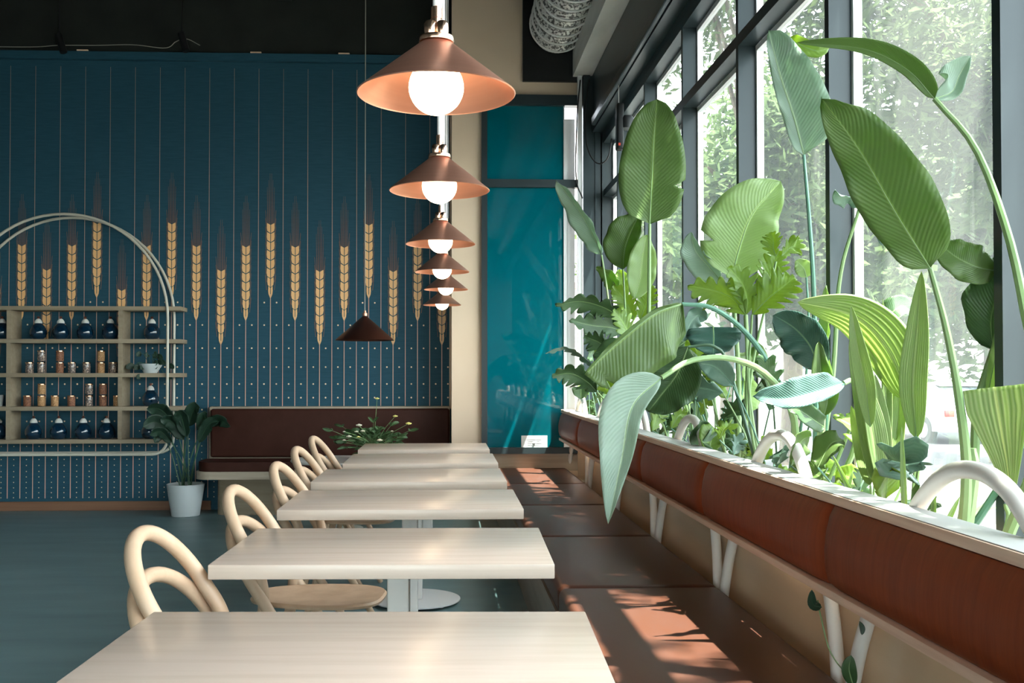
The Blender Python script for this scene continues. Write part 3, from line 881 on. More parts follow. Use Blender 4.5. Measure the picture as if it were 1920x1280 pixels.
for k in range(-3, 5):
    yc = 3.60+1.33*k
    if yc > 9.0: continue
    sc_ = 1.07
    # outline: wide at the foot, round at the top
    half = [(0, 1.125), (.07, 1.118), (.14, 1.092), (.20, 1.05), (.25, 1.0), (.31, .92), (.40, .80), (.465, .70), (.525, .58), (.565, .46), (.595, .335)]
    pts = [(-a, z) for a, z in reversed(half[1:])]+half
    pp = spline([Vector((1.228-X0-.055*(1.125-z), yc+a*sc_, z)) for a, z in pts], 70)
    # pass behind the back rail
    MB().tube(pp, .0215, 12).build('hoop', 'white_metal', bn)

# planter
pb = thing('planter_box', 'plywood-fronted planter trough running between the bench and the windows', 'planter', (1.36, 0, 0))
MB().box(1.246-1.36, 1.262-1.36, -2.3, YF-.16, 0, .90).box(1.2621-1.36, 1.47-1.36, -2.3, YF-.16, .3, .35).box(1.462-1.36, 1.478-1.36, -2.3, YF-.16, .3501, .90).build('front_panel', 'plywood_panel', pb, smooth=False)
MB().box(1.263-1.36, 1.461-1.36, -2.29, YF-.17, .3505, .80).build('soil', 'soil', pb, smooth=False)

# ================================================================== PLANTS IN THE PLANTER
SOIL = .80
def base(px, Y, X=1.36):
    return Vector((X, Y, SOIL-.03))
def plant(name, label, X, Y):
    return thing(name, label, 'plant', (X, Y, SOIL))
# --- nearest bird of paradise
p1 = plant('bird_of_paradise', 'tall broad-leaved plant nearest the camera with a huge leaf across the window', 1.37, 2.62)
b1 = Vector((1.37, 2.62, SOIL-.02))
leaf(p1, PP([(1744, 503, 2.55), (1680, 400, 2.5), (1610, 280, 2.46), (1541, 185, 2.42)]), .185, 'leaf_mid', roll=10, fold=8, wl=.8, wr=1.25, p=.70, q=.62, seed=1, label='huge broad leaf pointing up and left')
stem(p1, [b1]+PP([(1812, 900, 2.6), (1800, 760, 2.58), (1775, 620, 2.56), (1744, 503, 2.55)]), .017, .007)
leaf(p1, PP([(1752, 185, 2.6), (1700, 130, 2.6), (1620, 92, 2.62), (1495, 80, 2.66)]), .095, 'leaf_mid', roll=10, fold=20, wl=.35, wr=.9, p=.60, seed=2, ripple=.003)
leaf(p1, PP([(1752, 185, 2.6), (1785, 172, 2.6), (1800, 140, 2.6), (1820, 105, 2.58)]), .12, 'leaf_silver', roll=0, fold=30, wl=1.0, wr=.4, seed=3, ripple=.004, label='pale curled leaf end')
stem(p1, [b1+Vector((.03, -.08, 0))]+PP([(1960, 800, 2.45), (1925, 600, 2.48), (1890, 440, 2.52), (1830, 280, 2.56), (1752, 185, 2.6)]), .016, .007)
leaf(p1, PP([(1868, 508, 2.7), (1830, 500, 2.7), (1790, 480, 2.72), (1755, 450, 2.75)]), .115, 'leaf_mid', roll=-20, fold=12, seed=4, p=.8)
leaf(p1, PP([(1868, 508, 2.7), (1890, 500, 2.68), (1910, 480, 2.66)]), .07, 'leaf_blue', roll=30, fold=30, seed=41)
stem(p1, [b1+Vector((0, .1, 0))]+PP([(1935, 800, 2.62), (1915, 650, 2.65), (1892, 550, 2.68), (1868, 508, 2.7)]), .011, .005, 'stem_teal')
leaf(p1, PP([(1862, 655, 2.75), (1860, 590, 2.75), (1885, 530, 2.72), (1935, 470, 2.7)]), .14, 'leaf_dark', roll=(30, 50), fold=30, wl=1.2, wr=.9, p=.95, seed=5)
stem(p1, [b1]+PP([(1825, 880, 2.66), (1832, 760, 2.7), (1862, 655, 2.75)]), .016, .009)
stem(p1, [b1+Vector((0, .02, -.02)), P(1822, 900, 2.63), P(1822, 840, 2.63)], .026, .012)
leaf(p1, PP([(1840, 800, 2.7), (1870, 650, 2.72), (1888, 560, 2.74)]), .035, 'leaf_pale', seed=6, fold=30)

# --- palm-like pleated plant
p2 = plant('palm_grass', 'pleated pale green plant with upright folded blades in front of the glass', 1.38, 3.05)
b2 = Vector((1.38, 3.05, SOIL-.02))
leaf(p2, PP([(1718, 822, 2.94), (1712, 720, 2.93), (1720, 620, 2.92), (1728, 508, 2.92)]), .082, 'leaf_pleat', kind='pleat', fold=14, seed=7)
stem(p2, [b2+Vector((0, -.12, 0)), P(1716, 880, 3.0), P(1718, 822, 2.94)], .008, .004)
leaf(p2, PP([(1632, 800, 3.0), (1622, 720, 2.98), (1608, 650, 2.96), (1596, 572, 2.95)]), .062, 'leaf_pleat', kind='pleat', fold=20, seed=8)
leaf(p2, PP([(1705, 750, 3.1), (1665, 655, 3.12), (1600, 592, 3.14), (1495, 566, 3.16)]), .17, 'leaf_pleat', kind='pleat', fold=-10, roll=15, seed=9, label='broad arching pleated leaf bending left')
stem(p2, [b2+Vector((0, -.08, 0)), P(1725, 860, 3.0), P(1705, 750, 3.1)], .006, .004)
leaf(p2, PP([(1896, 945, 2.55), (1888, 870, 2.55), (1876, 800, 2.55), (1864, 725, 2.55)]), .15, 'leaf_pleat', kind='fan', fold=8, seed=10, label='wide fan leaf with a cut straight end')
stem(p2, [Vector((1.37, 2.5, SOIL-.02)), P(1888, 985, 2.55), P(1885, 945, 2.55)], .008, .005)
for i, (bx, by, tx_, ty, W) in enumerate([(1650, 900, 1610, 690, .07), (1655, 905, 1640, 700, .05), (1660, 900, 1655, 560, .03), (1640, 905, 1592, 640, .05), (1668, 910, 1690, 690, .045), (1632, 910, 1596, 760, .05), (1660, 915, 1675, 720, .05), (1690, 915, 1668, 740, .035)]):
    leaf(p2, PP([(bx, by, 3.15), ((bx+tx_)/2+4, (by+ty)/2, 3.12+.02*i), (tx_, ty, 3.1+.02*i)]), W*1.25, 'leaf_pleat', kind='pleat', fold=22, roll=(-40+i*12), seed=20+i)
    stem(p2, [b2+Vector((random.Random(i).uniform(-.04, .04), .1, 0)), P(bx, by, 3.15)], .006, .004, n=6)
for i, (x_, tx_, ty) in enumerate([(1700, 1690, 800), (1745, 1752, 900), (1795, 1800, 930), (1850, 1870, 930), (1905, 1880, 945), (1640, 1560, 850), (1560, 1600, 880)]):
    yy = 2.75+.1*i if i < 5 else 3.3
    a = Vector((1.30, P(x_, 950, 2.6).x and yy, SOIL-.02))
    a = P(x_, 960, yy); a.z = SOIL-.02; a.x = min(max(a.x, 1.28), 1.45)
    leaf(p2, [a, a.lerp(P(tx_, ty, yy), .6), P(tx_, ty, yy)], .018, 'leaf_pale', fold=25, seed=50+i, n=10, ripple=0)

# --- second bird of paradise: tall, top leaf folded
p3 = plant('bird_of_paradise', 'slender tall plant whose silvery folded leaf tops the middle window post', 1.38, 3.72)
b3 = Vector((1.38, 3.72, SOIL-.02))
leaf(p3, PP([(1507, 290, 3.6), (1488, 220, 3.6), (1462, 140, 3.6), (1441, 58, 3.6)]), .21, 'leaf_silver', roll=0, fold=22, wl=.38, wr=1.4, p=.62, q=.5, seed=60, label='silvery folded leaf hanging from the tip')
leaf(p3, PP([(1480, 70, 3.6), (1492, 80, 3.58), (1530, 95, 3.56), (1555, 90, 3.56)]), .06, 'leaf_lobed', fold=20, seed=61)
stem(p3, [b3]+PP([(1530, 800, 3.68), (1526, 560, 3.66), (1518, 420, 3.62), (1507, 290, 3.6)]), .013, .006, 'stem_teal')
leaf(p3, PP([(1612, 388, 3.6), (1600, 372, 3.58), (1580, 368, 3.55), (1566, 358, 3.52)]), .085, 'leaf_blue', fold=30, roll=50, seed=62)
leaf(p3, PP([(1612, 388, 3.6), (1640, 400, 3.6), (1665, 440, 3.6), (1690, 470, 3.6)]), .09, 'leaf_blue', fold=30, roll=-40, seed=63)
stem(p3, [b3]+PP([(1560, 720, 3.7), (1575, 520, 3.66), (1612, 388, 3.6)]), .012, .006, 'stem_green')
leaf(p3, PP([(1582, 718, 3.4), (1530, 735, 3.35), (1470, 748, 3.3), (1412, 742, 3.26)]), .125, 'leaf_teal', fold=22, roll=-12, wl=.7, wr=1.1, seed=64, label='silvery blue leaf lying level')
stem(p3, [b3]+PP([(1595, 860, 3.6), (1610, 760, 3.5), (1600, 715, 3.42), (1582, 718, 3.4)]), .012, .008, 'stem_green')
leaf(p3, PP([(1535, 695, 3.55), (1520, 650, 3.55), (1490, 615, 3.58), (1450, 590, 3.6)]), .17, 'leaf_teal', fold=16, roll=20, seed=65)
stem(p3, [b3+Vector((0, .05, 0)), P(1548, 800, 3.6), P(1535, 695, 3.55)], .011, .006, 'stem_teal')
leaf(p3, PP([(1545, 780, 3.5), (1552, 740, 3.5), (1540, 700, 3.5), (1535, 640, 3.5)]), .09, 'leaf_mid', fold=30, seed=66)
leaf(p3, PP([(1560, 720, 3.6), (1550, 650, 3.6), (1552, 600, 3.6), (1550, 535, 3.6)]), .075, 'leaf_pale', fold=40, roll=40, seed=67)
stem(p3, [b3+Vector((0, -.1, 0)), P(1540, 800, 3.55), P(1548, 700, 3.6)], .02, .010, 'stem_green')
leaf(p3, PP([(1545, 800, 3.45), (1530, 790, 3.42), (1500, 770, 3.4), (1475, 765, 3.38)]), .08, 'leaf_dark', fold=20, roll=-20, seed=68)
leaf(p3, PP([(1640, 640, 3.5), (1660, 600, 3.5), (1690, 575, 3.5), (1716, 590, 3.5)]), .10, 'leaf_dark', fold=20, roll=30, seed=69)
stem(p3, [b3, P(1610, 760, 3.55), P(1640, 640, 3.5)], .008, .005, 'stem_green')

# --- drooping banana leaves into the room
p4 = plant('bird_of_paradise', 'arching plant with two big leaves drooping over the bench back', 1.36, 3.95)
b4 = Vector((1.36, 3.95, SOIL-.02))
leaf(p4, PP([(1278, 570, 3.95), (1225, 590, 3.92), (1150, 650, 3.9), (1096, 702, 3.88)]), .36, 'leaf_mid', roll=10, fold=14, wl=1.05, wr=.10, p=.78, q=.36, ripple=.008, seed=70, tears=((.87, -1, .35),), label='large drooping leaf hanging from its midrib')
stem(p4, [b4]+PP([(1490, 800, 3.95), (1445, 690, 3.96), (1395, 620, 3.97), (1335, 577, 3.96), (1278, 570, 3.95)]), .015, .008, 'stem_teal')
leaf(p4, PP([(1240, 708, 3.55), (1186, 762, 3.52), (1166, 860, 3.48), (1140, 982, 3.44)]), .20, 'leaf_silver', roll=0, fold=28, wl=.50, wr=1.15, p=.74, q=.85, ripple=.006, seed=71, label='long leaf hanging straight down over the bench')
stem(p4, [b4+Vector((0, -.1, 0))]+PP([(1490, 790, 3.75), (1440, 705, 3.7), (1370, 672, 3.66), (1295, 676, 3.6), (1240, 708, 3.55)]), .015, .009, 'stem_green')
leaf(p4, PP([(1290, 650, 4.3), (1270, 700, 4.3), (1240, 740, 4.3), (1215, 772, 4.3)]), .26, 'leaf_dark', roll=-15, fold=14, seed=72)
stem(p4, [b4+Vector((0, .2, 0)), P(1370, 700, 4.3), P(1340, 650, 4.3), P(1290, 650, 4.3)], .009, .006, 'stem_dark')
leaf(p4, PP([(1285, 640, 4.4), (1240, 670, 4.4), (1180, 690, 4.4), (1130, 700, 4.4)]), .14, 'leaf_dark', roll=30, fold=14, seed=73)

# --- pale upright leaf plant
p5 = plant('bird_of_paradise', 'plant with one broad pale leaf reaching up before the third window post', 1.38, 4.65)
b5 = Vector((1.38, 4.65, SOIL-.02))
leaf(p5, PP([(1372, 522, 4.5), (1388, 460, 4.5), (1412, 400, 4.5), (1464, 340, 4.5)]), .34, 'leaf_pale', roll=0, fold=12, wl=1.15, wr=.9, p=.72, q=.6, seed=80, tears=((.30, -1, .35),), label='broad pale leaf lit from behind')
leaf(p5, PP([(1358, 535, 4.55), (1330, 500, 4.55), (1305, 470, 4.55), (1295, 435, 4.55)]), .15, 'leaf_silver', roll=20, fold=30, wl=1.1, wr=.6, seed=81)
stem(p5, [b5, P(1385, 720, 4.58), P(1378, 600, 4.54), P(1372, 522, 4.5)], .014, .008, 'stem_green')
leaf(p5, PP([(1337, 612, 4.5), (1338, 630, 4.48), (1338, 648, 4.46), (1338, 664, 4.45)]), .25, 'leaf_teal', fold=8, roll=0, p=.48, q=.5, seed=82)
stem(p5, [b5+Vector((0, .05, 0)), P(1340, 760, 4.55), P(1337, 612, 4.5)], .010, .006, 'stem_green')
stem(p5, [b5+Vector((0, -.05, 0)), P(1402, 700, 4.45), P(1398, 590, 4.4)], .012, .010, 'stem_green')
leaf(p5, PP([(1325, 600, 4.6), (1310, 590, 4.6), (1295, 605, 4.6), (1280, 640, 4.6)]), .10, 'leaf_blue', fold=20, roll=20, seed=83)

# --- split-leaf philodendrons
def lobes(pl_, specs, m='leaf_lobed'):
    for i, (pts, W, roll, s) in enumerate(specs):
        leaf(pl_, PP(pts), W, s or m, roll=roll, fold=16, kind='lobed', n=60, seed=90+i, ripple=.01)
p6 = plant('philodendron', 'bright green split-leaf plant backlit below the broad pale leaf', 1.37, 4.2)
b6 = Vector((1.37, 4.2, SOIL-.02))
lobes(p6, [([(1398, 590, 4.2), (1375, 560, 4.2), (1340, 545, 4.2), (1290, 535, 4.2)], .20, 30, None), ([(1398, 590, 4.2), (1400, 560, 4.18), (1390, 530, 4.16), (1365, 500, 4.15)], .16, -20, None),
           ([(1410, 590, 4.15), (1440, 560, 4.12), (1465, 540, 4.1), (1490, 520, 4.1)], .20, 20, None), ([(1425, 560, 4.2), (1440, 530, 4.2), (1450, 500, 4.2), (1462, 470, 4.2)], .15, 0, None),
           ([(1455, 480, 4.1), (1450, 465, 4.1), (1450, 450, 4.1), (1445, 435, 4.1)], .10, 20, None), ([(1465, 480, 4.1), (1480, 465, 4.1), (1490, 460, 4.1), (1496, 445, 4.1)], .10, -20, None)])
for q_ in [(1398, 590), (1410, 590), (1455, 490)]:
    stem(p6, [b6, P(1405, 740, 4.2), P(*q_, 4.15)], .008, .005)
leaf(p6, PP([(1512, 520, 3.8), (1508, 505, 3.8), (1500, 495, 3.8), (1492, 488, 3.8)]), .07, 'leaf_pale', fold=10, seed=98, p=.6, label='small pale leaf catching the sun')
stem(p6, [b6+Vector((0, -.3, 0)), P(1512, 700, 3.85), P(1516, 600, 3.82), P(1512, 520, 3.8)], .006, .004, 'stem_teal')
p7 = plant('philodendron', 'dark split-leaf plant leaning toward the teal window at the bench end', 1.36, 6.9)
b7 = Vector((1.36, 6.9, SOIL-.02))
lobes(p7, [([(1180, 610, 6.8), (1140, 580, 6.7), (1090, 565, 6.6), (1042, 572, 6.5)], .22, 40, 'leaf_dark'), ([(1185, 630, 6.8), (1150, 615, 6.8), (1110, 610, 6.7), (1068, 600, 6.6)], .20, -10, 'leaf_dark'),
           ([(1190, 600, 6.8), (1180, 580, 6.8), (1170, 560, 6.8), (1150, 535, 6.8)], .20, 0, None), ([(1200, 600, 6.7), (1210, 575, 6.7), (1215, 560, 6.7), (1225, 535, 6.7)], .18, 20, None),
           ([(1120, 735, 6.6), (1100, 715, 6.6), (1070, 700, 6.5), (1035, 705, 6.45)], .20, 20, 'leaf_dark'), ([(1115, 690, 6.7), (1090, 668, 6.7), (1060, 652, 6.6), (1022, 662, 6.5)], .09, 60, 'leaf_blue'),
           ([(1170, 640, 6.6), (1140, 650, 6.6), (1120, 640, 6.6), (1095, 630, 6.6)], .2, 20, 'leaf_dark'), ([(1200, 640, 6.5), (1180, 625, 6.5), (1165, 600, 6.5), (1150, 580, 6.5)], .18, -30, None)])
stem(p7, [b7, P(1150, 770, 6.7), P(1120, 735, 6.6)], .008, .005); stem(p7, [b7, P(1185, 700, 6.8), P(1182, 615, 6.8)], .010, .006); stem(p7, [b7, P(1140, 720, 6.7), P(1115, 690, 6.7)], .006, .004)

# --- tall upright leaf
p8 = plant('bird_of_paradise', 'plant with one perfect upright oval leaf high before the far windows', 1.36, 6.25)
b8 = Vector((1.36, 6.25, SOIL-.02))
leaf(p8, PP([(1218, 420, 6.1), (1222, 340, 6.1), (1226, 260, 6.1), (1232, 186, 6.1)]), .415, 'leaf_mid', roll=0, fold=10, p=.66, q=.52, ripple=.01, seed=110, tears=((.27, 1, .3),), label='perfect upright oval leaf')
stem(p8, [b8, P(1216, 720, 6.15), P(1217, 560, 6.12), P(1218, 420, 6.1)], .015, .010)
leaf(p8, PP([(1168, 505, 6.6), (1172, 465, 6.6), (1185, 430, 6.6), (1200, 402, 6.6)]), .28, 'leaf_mid', roll=20, fold=25, wl=1.1, wr=.7, p=.8, seed=111)
stem(p8, [b8+Vector((0, .2, 0)), P(1180, 650, 6.6), P(1168, 505, 6.6)], .010, .006)
leaf(p8, PP([(1190, 560, 6.4), (1200, 520, 6.4), (1205, 480, 6.4), (1212, 440, 6.4)]), .20, 'leaf_pale', roll=-10, fold=15, seed=112)
p9 = plant('bird_of_paradise', 'plant with a narrow silvery leaf slanting left before the corner posts', 1.36, 7.95)
b9 = Vector((1.36, 7.95, SOIL-.02))
leaf(p9, PP([(1128, 478, 7.8), (1112, 440, 7.8), (1080, 385, 7.75), (1043, 338, 7.7)]), .26, 'leaf_silver', roll=40, fold=25, p=.9, seed=120, wl=.9, wr=.6, label='narrow silvery leaf pointing up left')
stem(p9, [b9, P(1148, 660, 7.9), P(1140, 560, 7.85), P(1128, 478, 7.8)], .012, .007)
leaf(p9, PP([(1160, 545, 7.9), (1150, 530, 7.9), (1140, 515, 7.9), (1118, 500, 7.9)]), .16, 'leaf_mid', roll=40, fold=15, seed=121)
leaf(p9, PP([(1150, 560, 7.9), (1165, 530, 7.9), (1160, 505, 7.9)]), .14, 'leaf_lobed', roll=0, fold=15, seed=122)

# --- filler foliage: small bushes along the trough
rnd = random.Random(77)
fills = [('philodendron', 'low bushy plant under the drooping leaf at the bench middle', 5.2, 22), ('philodendron', 'low bushy plant between the two white hoops near the tall stalks', 4.35, 20), ('philodendron', 'low bushy plant near the far end of the planter', 7.4, 20), ('philodendron', 'low bushy plant below the upright oval leaf', 6.1, 22), ('philodendron', 'low leafy plant below the level silvery leaf', 3.6, 15), ('philodendron', 'last small bush in the planter corner by the teal window', 8.6, 14)]
for nm, lb, Y, n in fills:
    pf = plant(nm, lb, 1.36, Y)
    for i in range(n):
        yb = Y+rnd.uniform(-.5, .5)
        hgt = rnd.uniform(.12, .75)*(1 if Y > 4.5 else (.7 if Y > 4 else .35))
        a = rnd.uniform(0, 2*PI)
        b = Vector((1.36+rnd.uniform(-.07, .07), yb, SOIL-.02))
        tp = Vector((min(1.43, 1.34+.14*math.cos(a)), yb+.18*math.sin(a), SOIL+hgt))
        stem(pf, [b, b.lerp(tp, .5)+Vector((0, 0, .05)), tp], .005, .003, rnd.choice(['stem_green', 'stem_teal', 'stem_dark']), n=8)
        L = rnd.uniform(.13, .27)
        dr = Vector((math.cos(a)*.55-.45, math.sin(a), rnd.uniform(-.4, .7))).normalized()
        e = tp+dr*L
        if i % 3 == 0 and Y > 6: e.x = max(e.x, 1.2)
        elif e.z < 1.22: e.x = max(e.x, 1.29)
        e.x = min(e.x, 1.44)
        mid_ = tp.lerp(e, .5)+Vector((0, 0, .03))
        k = rnd.random()
        leaf(pf, [tp, mid_, e], L*rnd.uniform(.45, .8), rnd.choice(['leaf_mid', 'leaf_dark', 'leaf_dark', 'leaf_blue', 'leaf_lobed', 'leaf_lobed']), roll=rnd.uniform(-60, 60), fold=16, n=30 if k < .45 else 12, seed=i+int(Y*100), kind='lobed' if k < .45 else 'paddle')

# --- vine under the bench back
vn = thing('vine', 'thin trailing vine with small heart leaves beside the nearest white bench legs', 'vine', (1.2, 2.75, .6))
vp = PP([(1533, 1125, 2.82), (1540, 1160, 2.82), (1556, 1220, 2.80), (1585, 1262, 2.77), (1605, 1290, 2.74)])
stem(vn, vp, .0022, .0018, 'stem_green')
leaf(vn, PP([(1540, 1138, 2.82), (1524, 1132, 2.81), (1522, 1105, 2.8)]), .03, 'leaf_deep', fold=20, n=12, seed=3, ripple=.002)
leaf(vn, PP([(1600, 1285, 2.74), (1592, 1255, 2.73), (1596, 1228, 2.73)]), .042, 'leaf_dark', fold=15, n=12, seed=4, ripple=.002)
leaf(vn, PP([(1612, 1165, 2.7), (1617, 1178, 2.7), (1616, 1190, 2.7)]), .015, 'leaf_deep', fold=20, n=12, seed=5, ripple=.001)

# ================================================================== DUCT, CABLES, DEVICE
du = thing('air_duct', 'ribbed speckled silver air duct with a black wall plate at top', 'duct', (1.06, YF, 4.64))
MB().box(-.32, .27, -.04, -.001, -.49, .70).build('wall_plate', 'black_paint', du, smooth=False)
db = MB()
prof = []
for k in range(0, 62):
    y = .05+.21*k
    prof += [(.225, y), (.235, y+.06), (.248, y+.12), (.262, y+.165)]
    if y > 12.6: break
n = 40; rings = []
for r_, y in prof:
    rings.append([db.bm.verts.new((r_*math.cos(2*PI*i/n), -y, r_*math.sin(2*PI*i/n))) for i in range(n)])
for a_, b_ in zip(rings, rings[1:]):
    for i in range(n): db.bm.faces.new((a_[i], a_[(i+1) % n], b_[(i+1) % n], b_[i]))
db.build('duct_wall', 'galvanised', du)
for k in range(0, 14):
    y = .05+.21*k+.165
    pts = [(.264*math.cos(2*PI*i/n), -y, .264*math.sin(2*PI*i/n)) for i in range(n)]
    MB().tube(pts, .010, 6, closed=True).build('rib', 'galvanised_edge', du)
hx = P(1160, 195, 7.9)
dv = thing('hanging_device', 'black boxy device with a small red light hung beside the far window head', 'device', hx)
MB().box(-.02, .035, -.05, .05, -.37, .0, .012, 3).build('body', 'black_paint', dv)
MB().lathe([(0, 0), (.06, 0), (.062, .08), (.05, .10), (0, .10)], 20, (.06, 0, -.20)).build('housing', 'black_paint', dv)
MB().box(-.012, .005, -.056, -.0501, -.345, -.325).build('indicator_light', 'red_lens', dv, smooth=False)
MB().tube([(0, 0, 0), (0, 0, 3.66-hx.z if hx.z < 3.6 else .2)], .004, 6).build('hanger', 'galvanised_edge', dv)
for i, (pts, lb) in enumerate([
    ([(1105, 148, 9.3), (1098, 200, 9.3), (1100, 270, 9.3), (1118, 305, 9.25), (1140, 295, 9.2), (1148, 240, 9.2), (1140, 215, 9.2), (1128, 148, 9.2)], 'black cable hanging in a loop at the dark corner posts'),
    ([(1088, 150, 9.35), (1082, 220, 9.35), (1080, 330, 9.35), (1092, 372, 9.35)], 'thin black cable hanging down along the teal window edge')]):
    tag(MB().tube(spline(PP(pts), 40), .0065, 6).build('cable', 'black_cable'), lb, 'cable')
for i, (x, y, Y) in enumerate([(1176, 122, 8.2), (1157, 160, 8.9)]):
    c = P(x, y, Y)
    pts = [c+Vector((.022*math.cos(a), 0, .03*math.sin(a))) for a in [2*PI*k/12 for k in range(12)]]
    tag(MB().tube(pts, .006, 6, closed=True).tube([c+Vector((0, 0, .03)), Vector((c.x, c.y, max(c.z+.05, 3.7)))], .004, 6).build('hook', 'galvanised_edge'), ['small silver hook on the dark header, nearer one', 'small silver hook on the dark header, by the corner'][i], 'hook')
# ceiling cable and spotlights
tag(MB().tube(spline(PP([(-60, 87, 9.85), (60, 88, 9.85), (110, 85, 9.85), (180, 85, 9.85), (250, 84, 9.85), (310, 90, 9.85), (330, 78, 9.85), (350, 73, 9.85), (375, 85, 9.85)]), 50), .004, 6).build('cable', 'grey_wire'), 'pale cable clipped along the dark ledge above the blue wall', 'cable')
for i, (x, y) in enumerate([(115, 82), (345, 80)]):
    c = P(x, y, 9.8)
    s_ = thing('spotlight', ['small black spotlight above the blue wall, left one', 'small black spotlight above the blue wall, right one'][i], 'lamp', c, 0, 'ceiling spotlights')
    MB().tube([(-.03, 0, .09), (.03, -.02, -.09)], .035, 14).build('lamp_head', 'black_paint', s_)
    MB().tube([(-.02, 0, .05), (-.02, .0, CEIL-c.z-.001)], .008, 8).build('arm', 'black_paint', s_)
# paper notice on the teal glass
nc = thing('notice', 'small white printed notice stuck low on the teal window', 'notice', (P(1002, 830, YF).x, YF+.0095, P(1002, 830, YF).z))
MB().box(-.125, .125, -.002, -.0003, -.07, .07).build('sheet', 'paper', nc, smooth=False)
nl = MB()
for k in range(4): nl.box(-.07, .07-.02*(k % 2), -.0028, -.0021, .03-.018*k, .034-.018*k)
nl.lathe([(0, 0), (.014, 0)], 12)
nl.build('print', 'print_grey', nc, smooth=False)

# ================================================================== OUTSIDE
GZ = -.35
struct(MB().box(1.91, 60, -20, 90, GZ-.1, GZ).box(-60, 1.909, -60, -4.71, GZ-.1, GZ).box(-60, -7.21, -4.709, 90, GZ-.1, GZ).build('ground', 'asphalt', smooth=False))
struct(MB().box(1.901, 6.4, -20, 60, GZ+.0005, -.08).build('sidewalk', 'pavement', smooth=False))
def tree(label, x, y, h, cr, n, ls, seed, trunk=.18, cz=None, zs=.75, core=True):
    t_ = thing('tree', label, 'tree', (x, y, GZ), 0, 'street trees outside')
    rnd = random.Random(seed)
    cz = cz or h-cr*.8
    tr_ = MB().tube(spline([(0, 0, 0), (.1, .05, cz*.45), (-.05, .1, cz*.8), (.15, 0, cz+.2)], 14), [trunk*(1-.5*i/13) for i in range(14)], 10)
    tr_.build('trunk', 'bark', t_)
    br = MB(); tips = []
    for k in range(7):
        a = 2*PI*k/7+rnd.random(); el = rnd.uniform(.1, .8)
        e = Vector((math.cos(a)*cr*.75, math.sin(a)*cr*.75, cz+cr*el*.6))
        br.tube(spline([(0, .05, cz*rnd.uniform(.6, .85)), (e.x*.45, e.y*.45, cz+.1), e], 10), [trunk*.45*(1-.8*i/9) for i in range(10)], 6)
    br.build('branch', 'bark', t_)
    vs, fs = [], []
    clumps = []
    for k in range(26):
        while True:
            v = Vector((rnd.uniform(-1, 1), rnd.uniform(-1, 1), rnd.uniform(-1, 1)))
            if v.length < 1: break
        clumps.append((Vector((v.x*cr*.85, v.y*cr*.85, cz+v.z*cr*zs*.8)), rnd.uniform(.25, .45)*cr))
    for i in range(n):
        c, r_ = clumps[rnd.randrange(len(clumps))]
        v = Vector((rnd.gauss(0, 1), rnd.gauss(0, 1), rnd.gauss(0, 1))).normalized()*r_*(rnd.random()**.4)
        p_ = c+v
        d = Vector((rnd.gauss(0, 1), rnd.gauss(0, 1), rnd.gauss(0, .7))).normalized(); e = d.orthogonal().normalized()
        s1 = ls*rnd.uniform(.7, 1.3); s2 = s1*.45
        b = len(vs)
        vs += [p_-d*s1, p_+e*s2, p_+d*s1, p_-e*s2]; fs.append((b, b+1, b+2, b+3))
    me = bpy.data.meshes.new('foliage'); me.from_pydata([tuple(v) for v in vs], [], fs); me.materials.append(MATS['leaf_tree'])
    uv = me.uv_layers.new(name='UVMap')
    for i in range(n):
        for j, q_ in enumerate(((.5, 0), (1, .5), (.5, 1), (0, .5))): uv.data[i*4+j].uv = q_
    o = bpy.data.objects.new('foliage', me); COL.objects.link(o); o.parent = t_; o['kind'] = 'stuff'
    return t_
tree('broad tree nearest the windows with a dark forked branch', 5.6, 9.2, 7.2, 2.6, 16000, .085, 1)
tree('leafy tree beyond the sidewalk seen through the middle panes', 5.4, 15.5, 6.6, 2.7, 13000, .11, 2)
tree('wide tree at the far street side behind the silver car', 15, 27, 9, 4.6, 13000, .19, 3)
tree('bushy tree far down the street seen between the far posts', 6.8, 24, 7.5, 3.2, 11000, .15, 4)
for (y_, sd_, lb_) in ((.6, 21, 'young street tree added to shade the sun, right of the camera beside the nearest windows'), (5.0, 22, 'young street tree close outside the middle windows, crown added above them for shade'), (10.8, 23, 'slim young street tree added close outside the far windows to shade the sun')):
    tree(lb_, 3.3, y_, 8.2, 2.2, 9000, .075, sd_, trunk=.07, cz=6.6, zs=.8)  # crowns added to block the high sun and dapple the bench
tree('small tree behind the parked car', 10.5, 18.5, 7.0, 2.8, 11000, .14, 8)
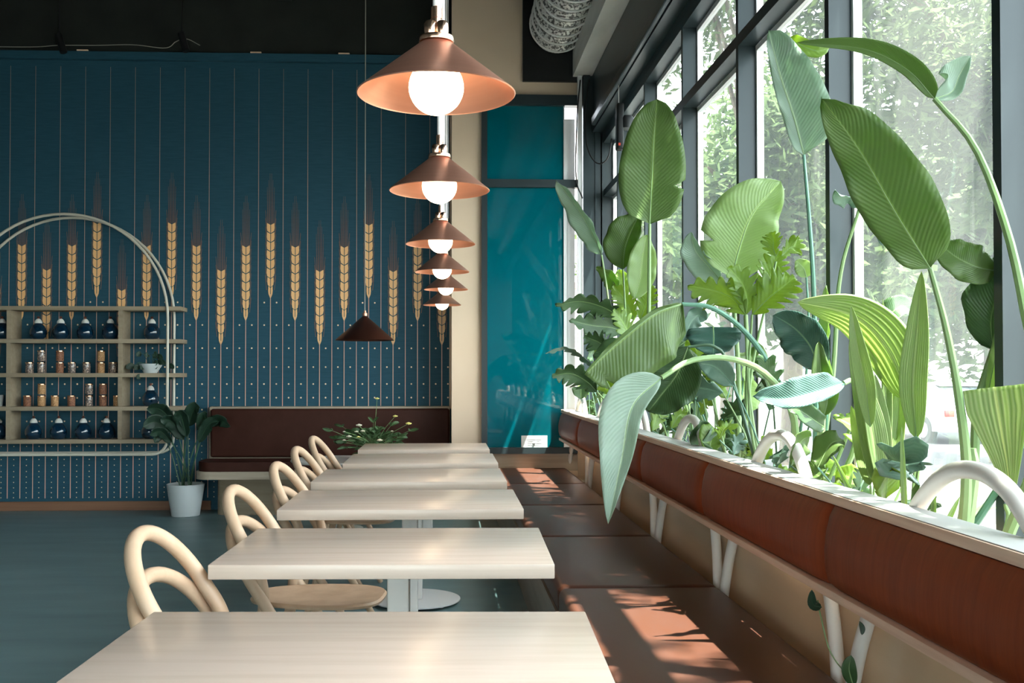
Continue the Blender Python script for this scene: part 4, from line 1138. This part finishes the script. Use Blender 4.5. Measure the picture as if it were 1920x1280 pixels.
# building across
hs = thing('building', 'pale stucco building across the street', 'building', (33, 18, GZ))
MB().box(0, 10, -16, 40, 0, 6).build('wall', 'stucco', hs, smooth=False)
MB().box(-.4, 10.4, -16.4, 40.4, 6.001, 6.4).build('roof', 'roof_tile', hs, smooth=False)
for k in range(10): MB().box(-.06, -.001, -14+5*k, -12+5*k, 1.4, 3.4).build('window', 'window_dark', hs, smooth=False)
h2 = thing('building', 'low pale building at the far end of the street', 'building', (6, 62, GZ))
MB().box(-6, 22, 0, 8, 0, 7).build('wall', 'stucco', h2, smooth=False)
MB().box(-6.3, 22.3, -.3, 8.3, 7.001, 7.4).build('roof', 'roof_tile', h2, smooth=False)
for k in range(6): MB().box(-4+4*k, -2+4*k, -.06, -.001, 2, 4.5).build('window', 'window_dark', h2, smooth=False)
# car
cr_ = P(1760, 800, 24)
car = thing('car', 'silver car parked outside, seen through the near window', 'car', (cr_.x+.4, 25.5, GZ), R(6))
body = [(-2.1, .30), (-2.15, .55), (-2.12, .85), (-1.95, .93), (-1.55, .97), (-.9, .98), (.8, .95), (1.7, .82), (2.1, .70), (2.15, .45), (2.1, .28)]
def carbody(prof, hw0, hw1, zt_):
    mb = MB(); L_, R_ = [], []
    for y, z in prof:
        f_ = min(1, max(0, (z-.3)/(zt_-.3))); hw = hw0+(hw1-hw0)*f_
        L_.append(mb.bm.verts.new((-hw, y, z))); R_.append(mb.bm.verts.new((hw, y, z)))
    n = len(prof)
    for i in range(n): mb.bm.faces.new((L_[i], L_[(i+1) % n], R_[(i+1) % n], R_[i]))
    mb.bm.faces.new(L_[::-1]); mb.bm.faces.new(R_)
    return mb
carbody(body, .88, .86, .98).build('body', 'car_silver', car)
carbody([(-1.95, .931), (-1.75, 1.30), (-1.4, 1.42), (.0, 1.44), (.5, 1.36), (1.15, .956)], .84, .62, 1.44).build('cabin', 'window_dark', car, smooth=False)
carbody([(-1.62, 1.395), (-1.4, 1.4252), (0, 1.4452), (.35, 1.40), (.3, 1.46), (-.2, 1.475), (-1.35, 1.462), (-1.62, 1.425)], .66, .62, 1.46).build('roof', 'car_silver', car, smooth=False)
MB().box(-.62, .62, -2.19, -2.151, .36, .50).build('bumper', 'car_silver', car)
MB().box(-.25, .25, -2.175, -2.14, .60, .70).build('number_plate', 'white_trim', car, smooth=False)
for s_ in (-1, 1):
    MB().box(min(s_*.60, s_*.84), max(s_*.60, s_*.84), -2.17, -2.05, .66, .82, .01).build('tail_light', 'tail_light', car)
    for y in (-1.35, 1.35):
        wh = MB().tube([(s_*.72, y, .32), (s_*.90, y, .32)], .32, 24); w_ = wh.build('wheel', 'tyre', car)
        MB().tube([(s_*.901, y, .32), (s_*.915, y, .32)], .2, 16).build('rim', 'car_silver', w_)
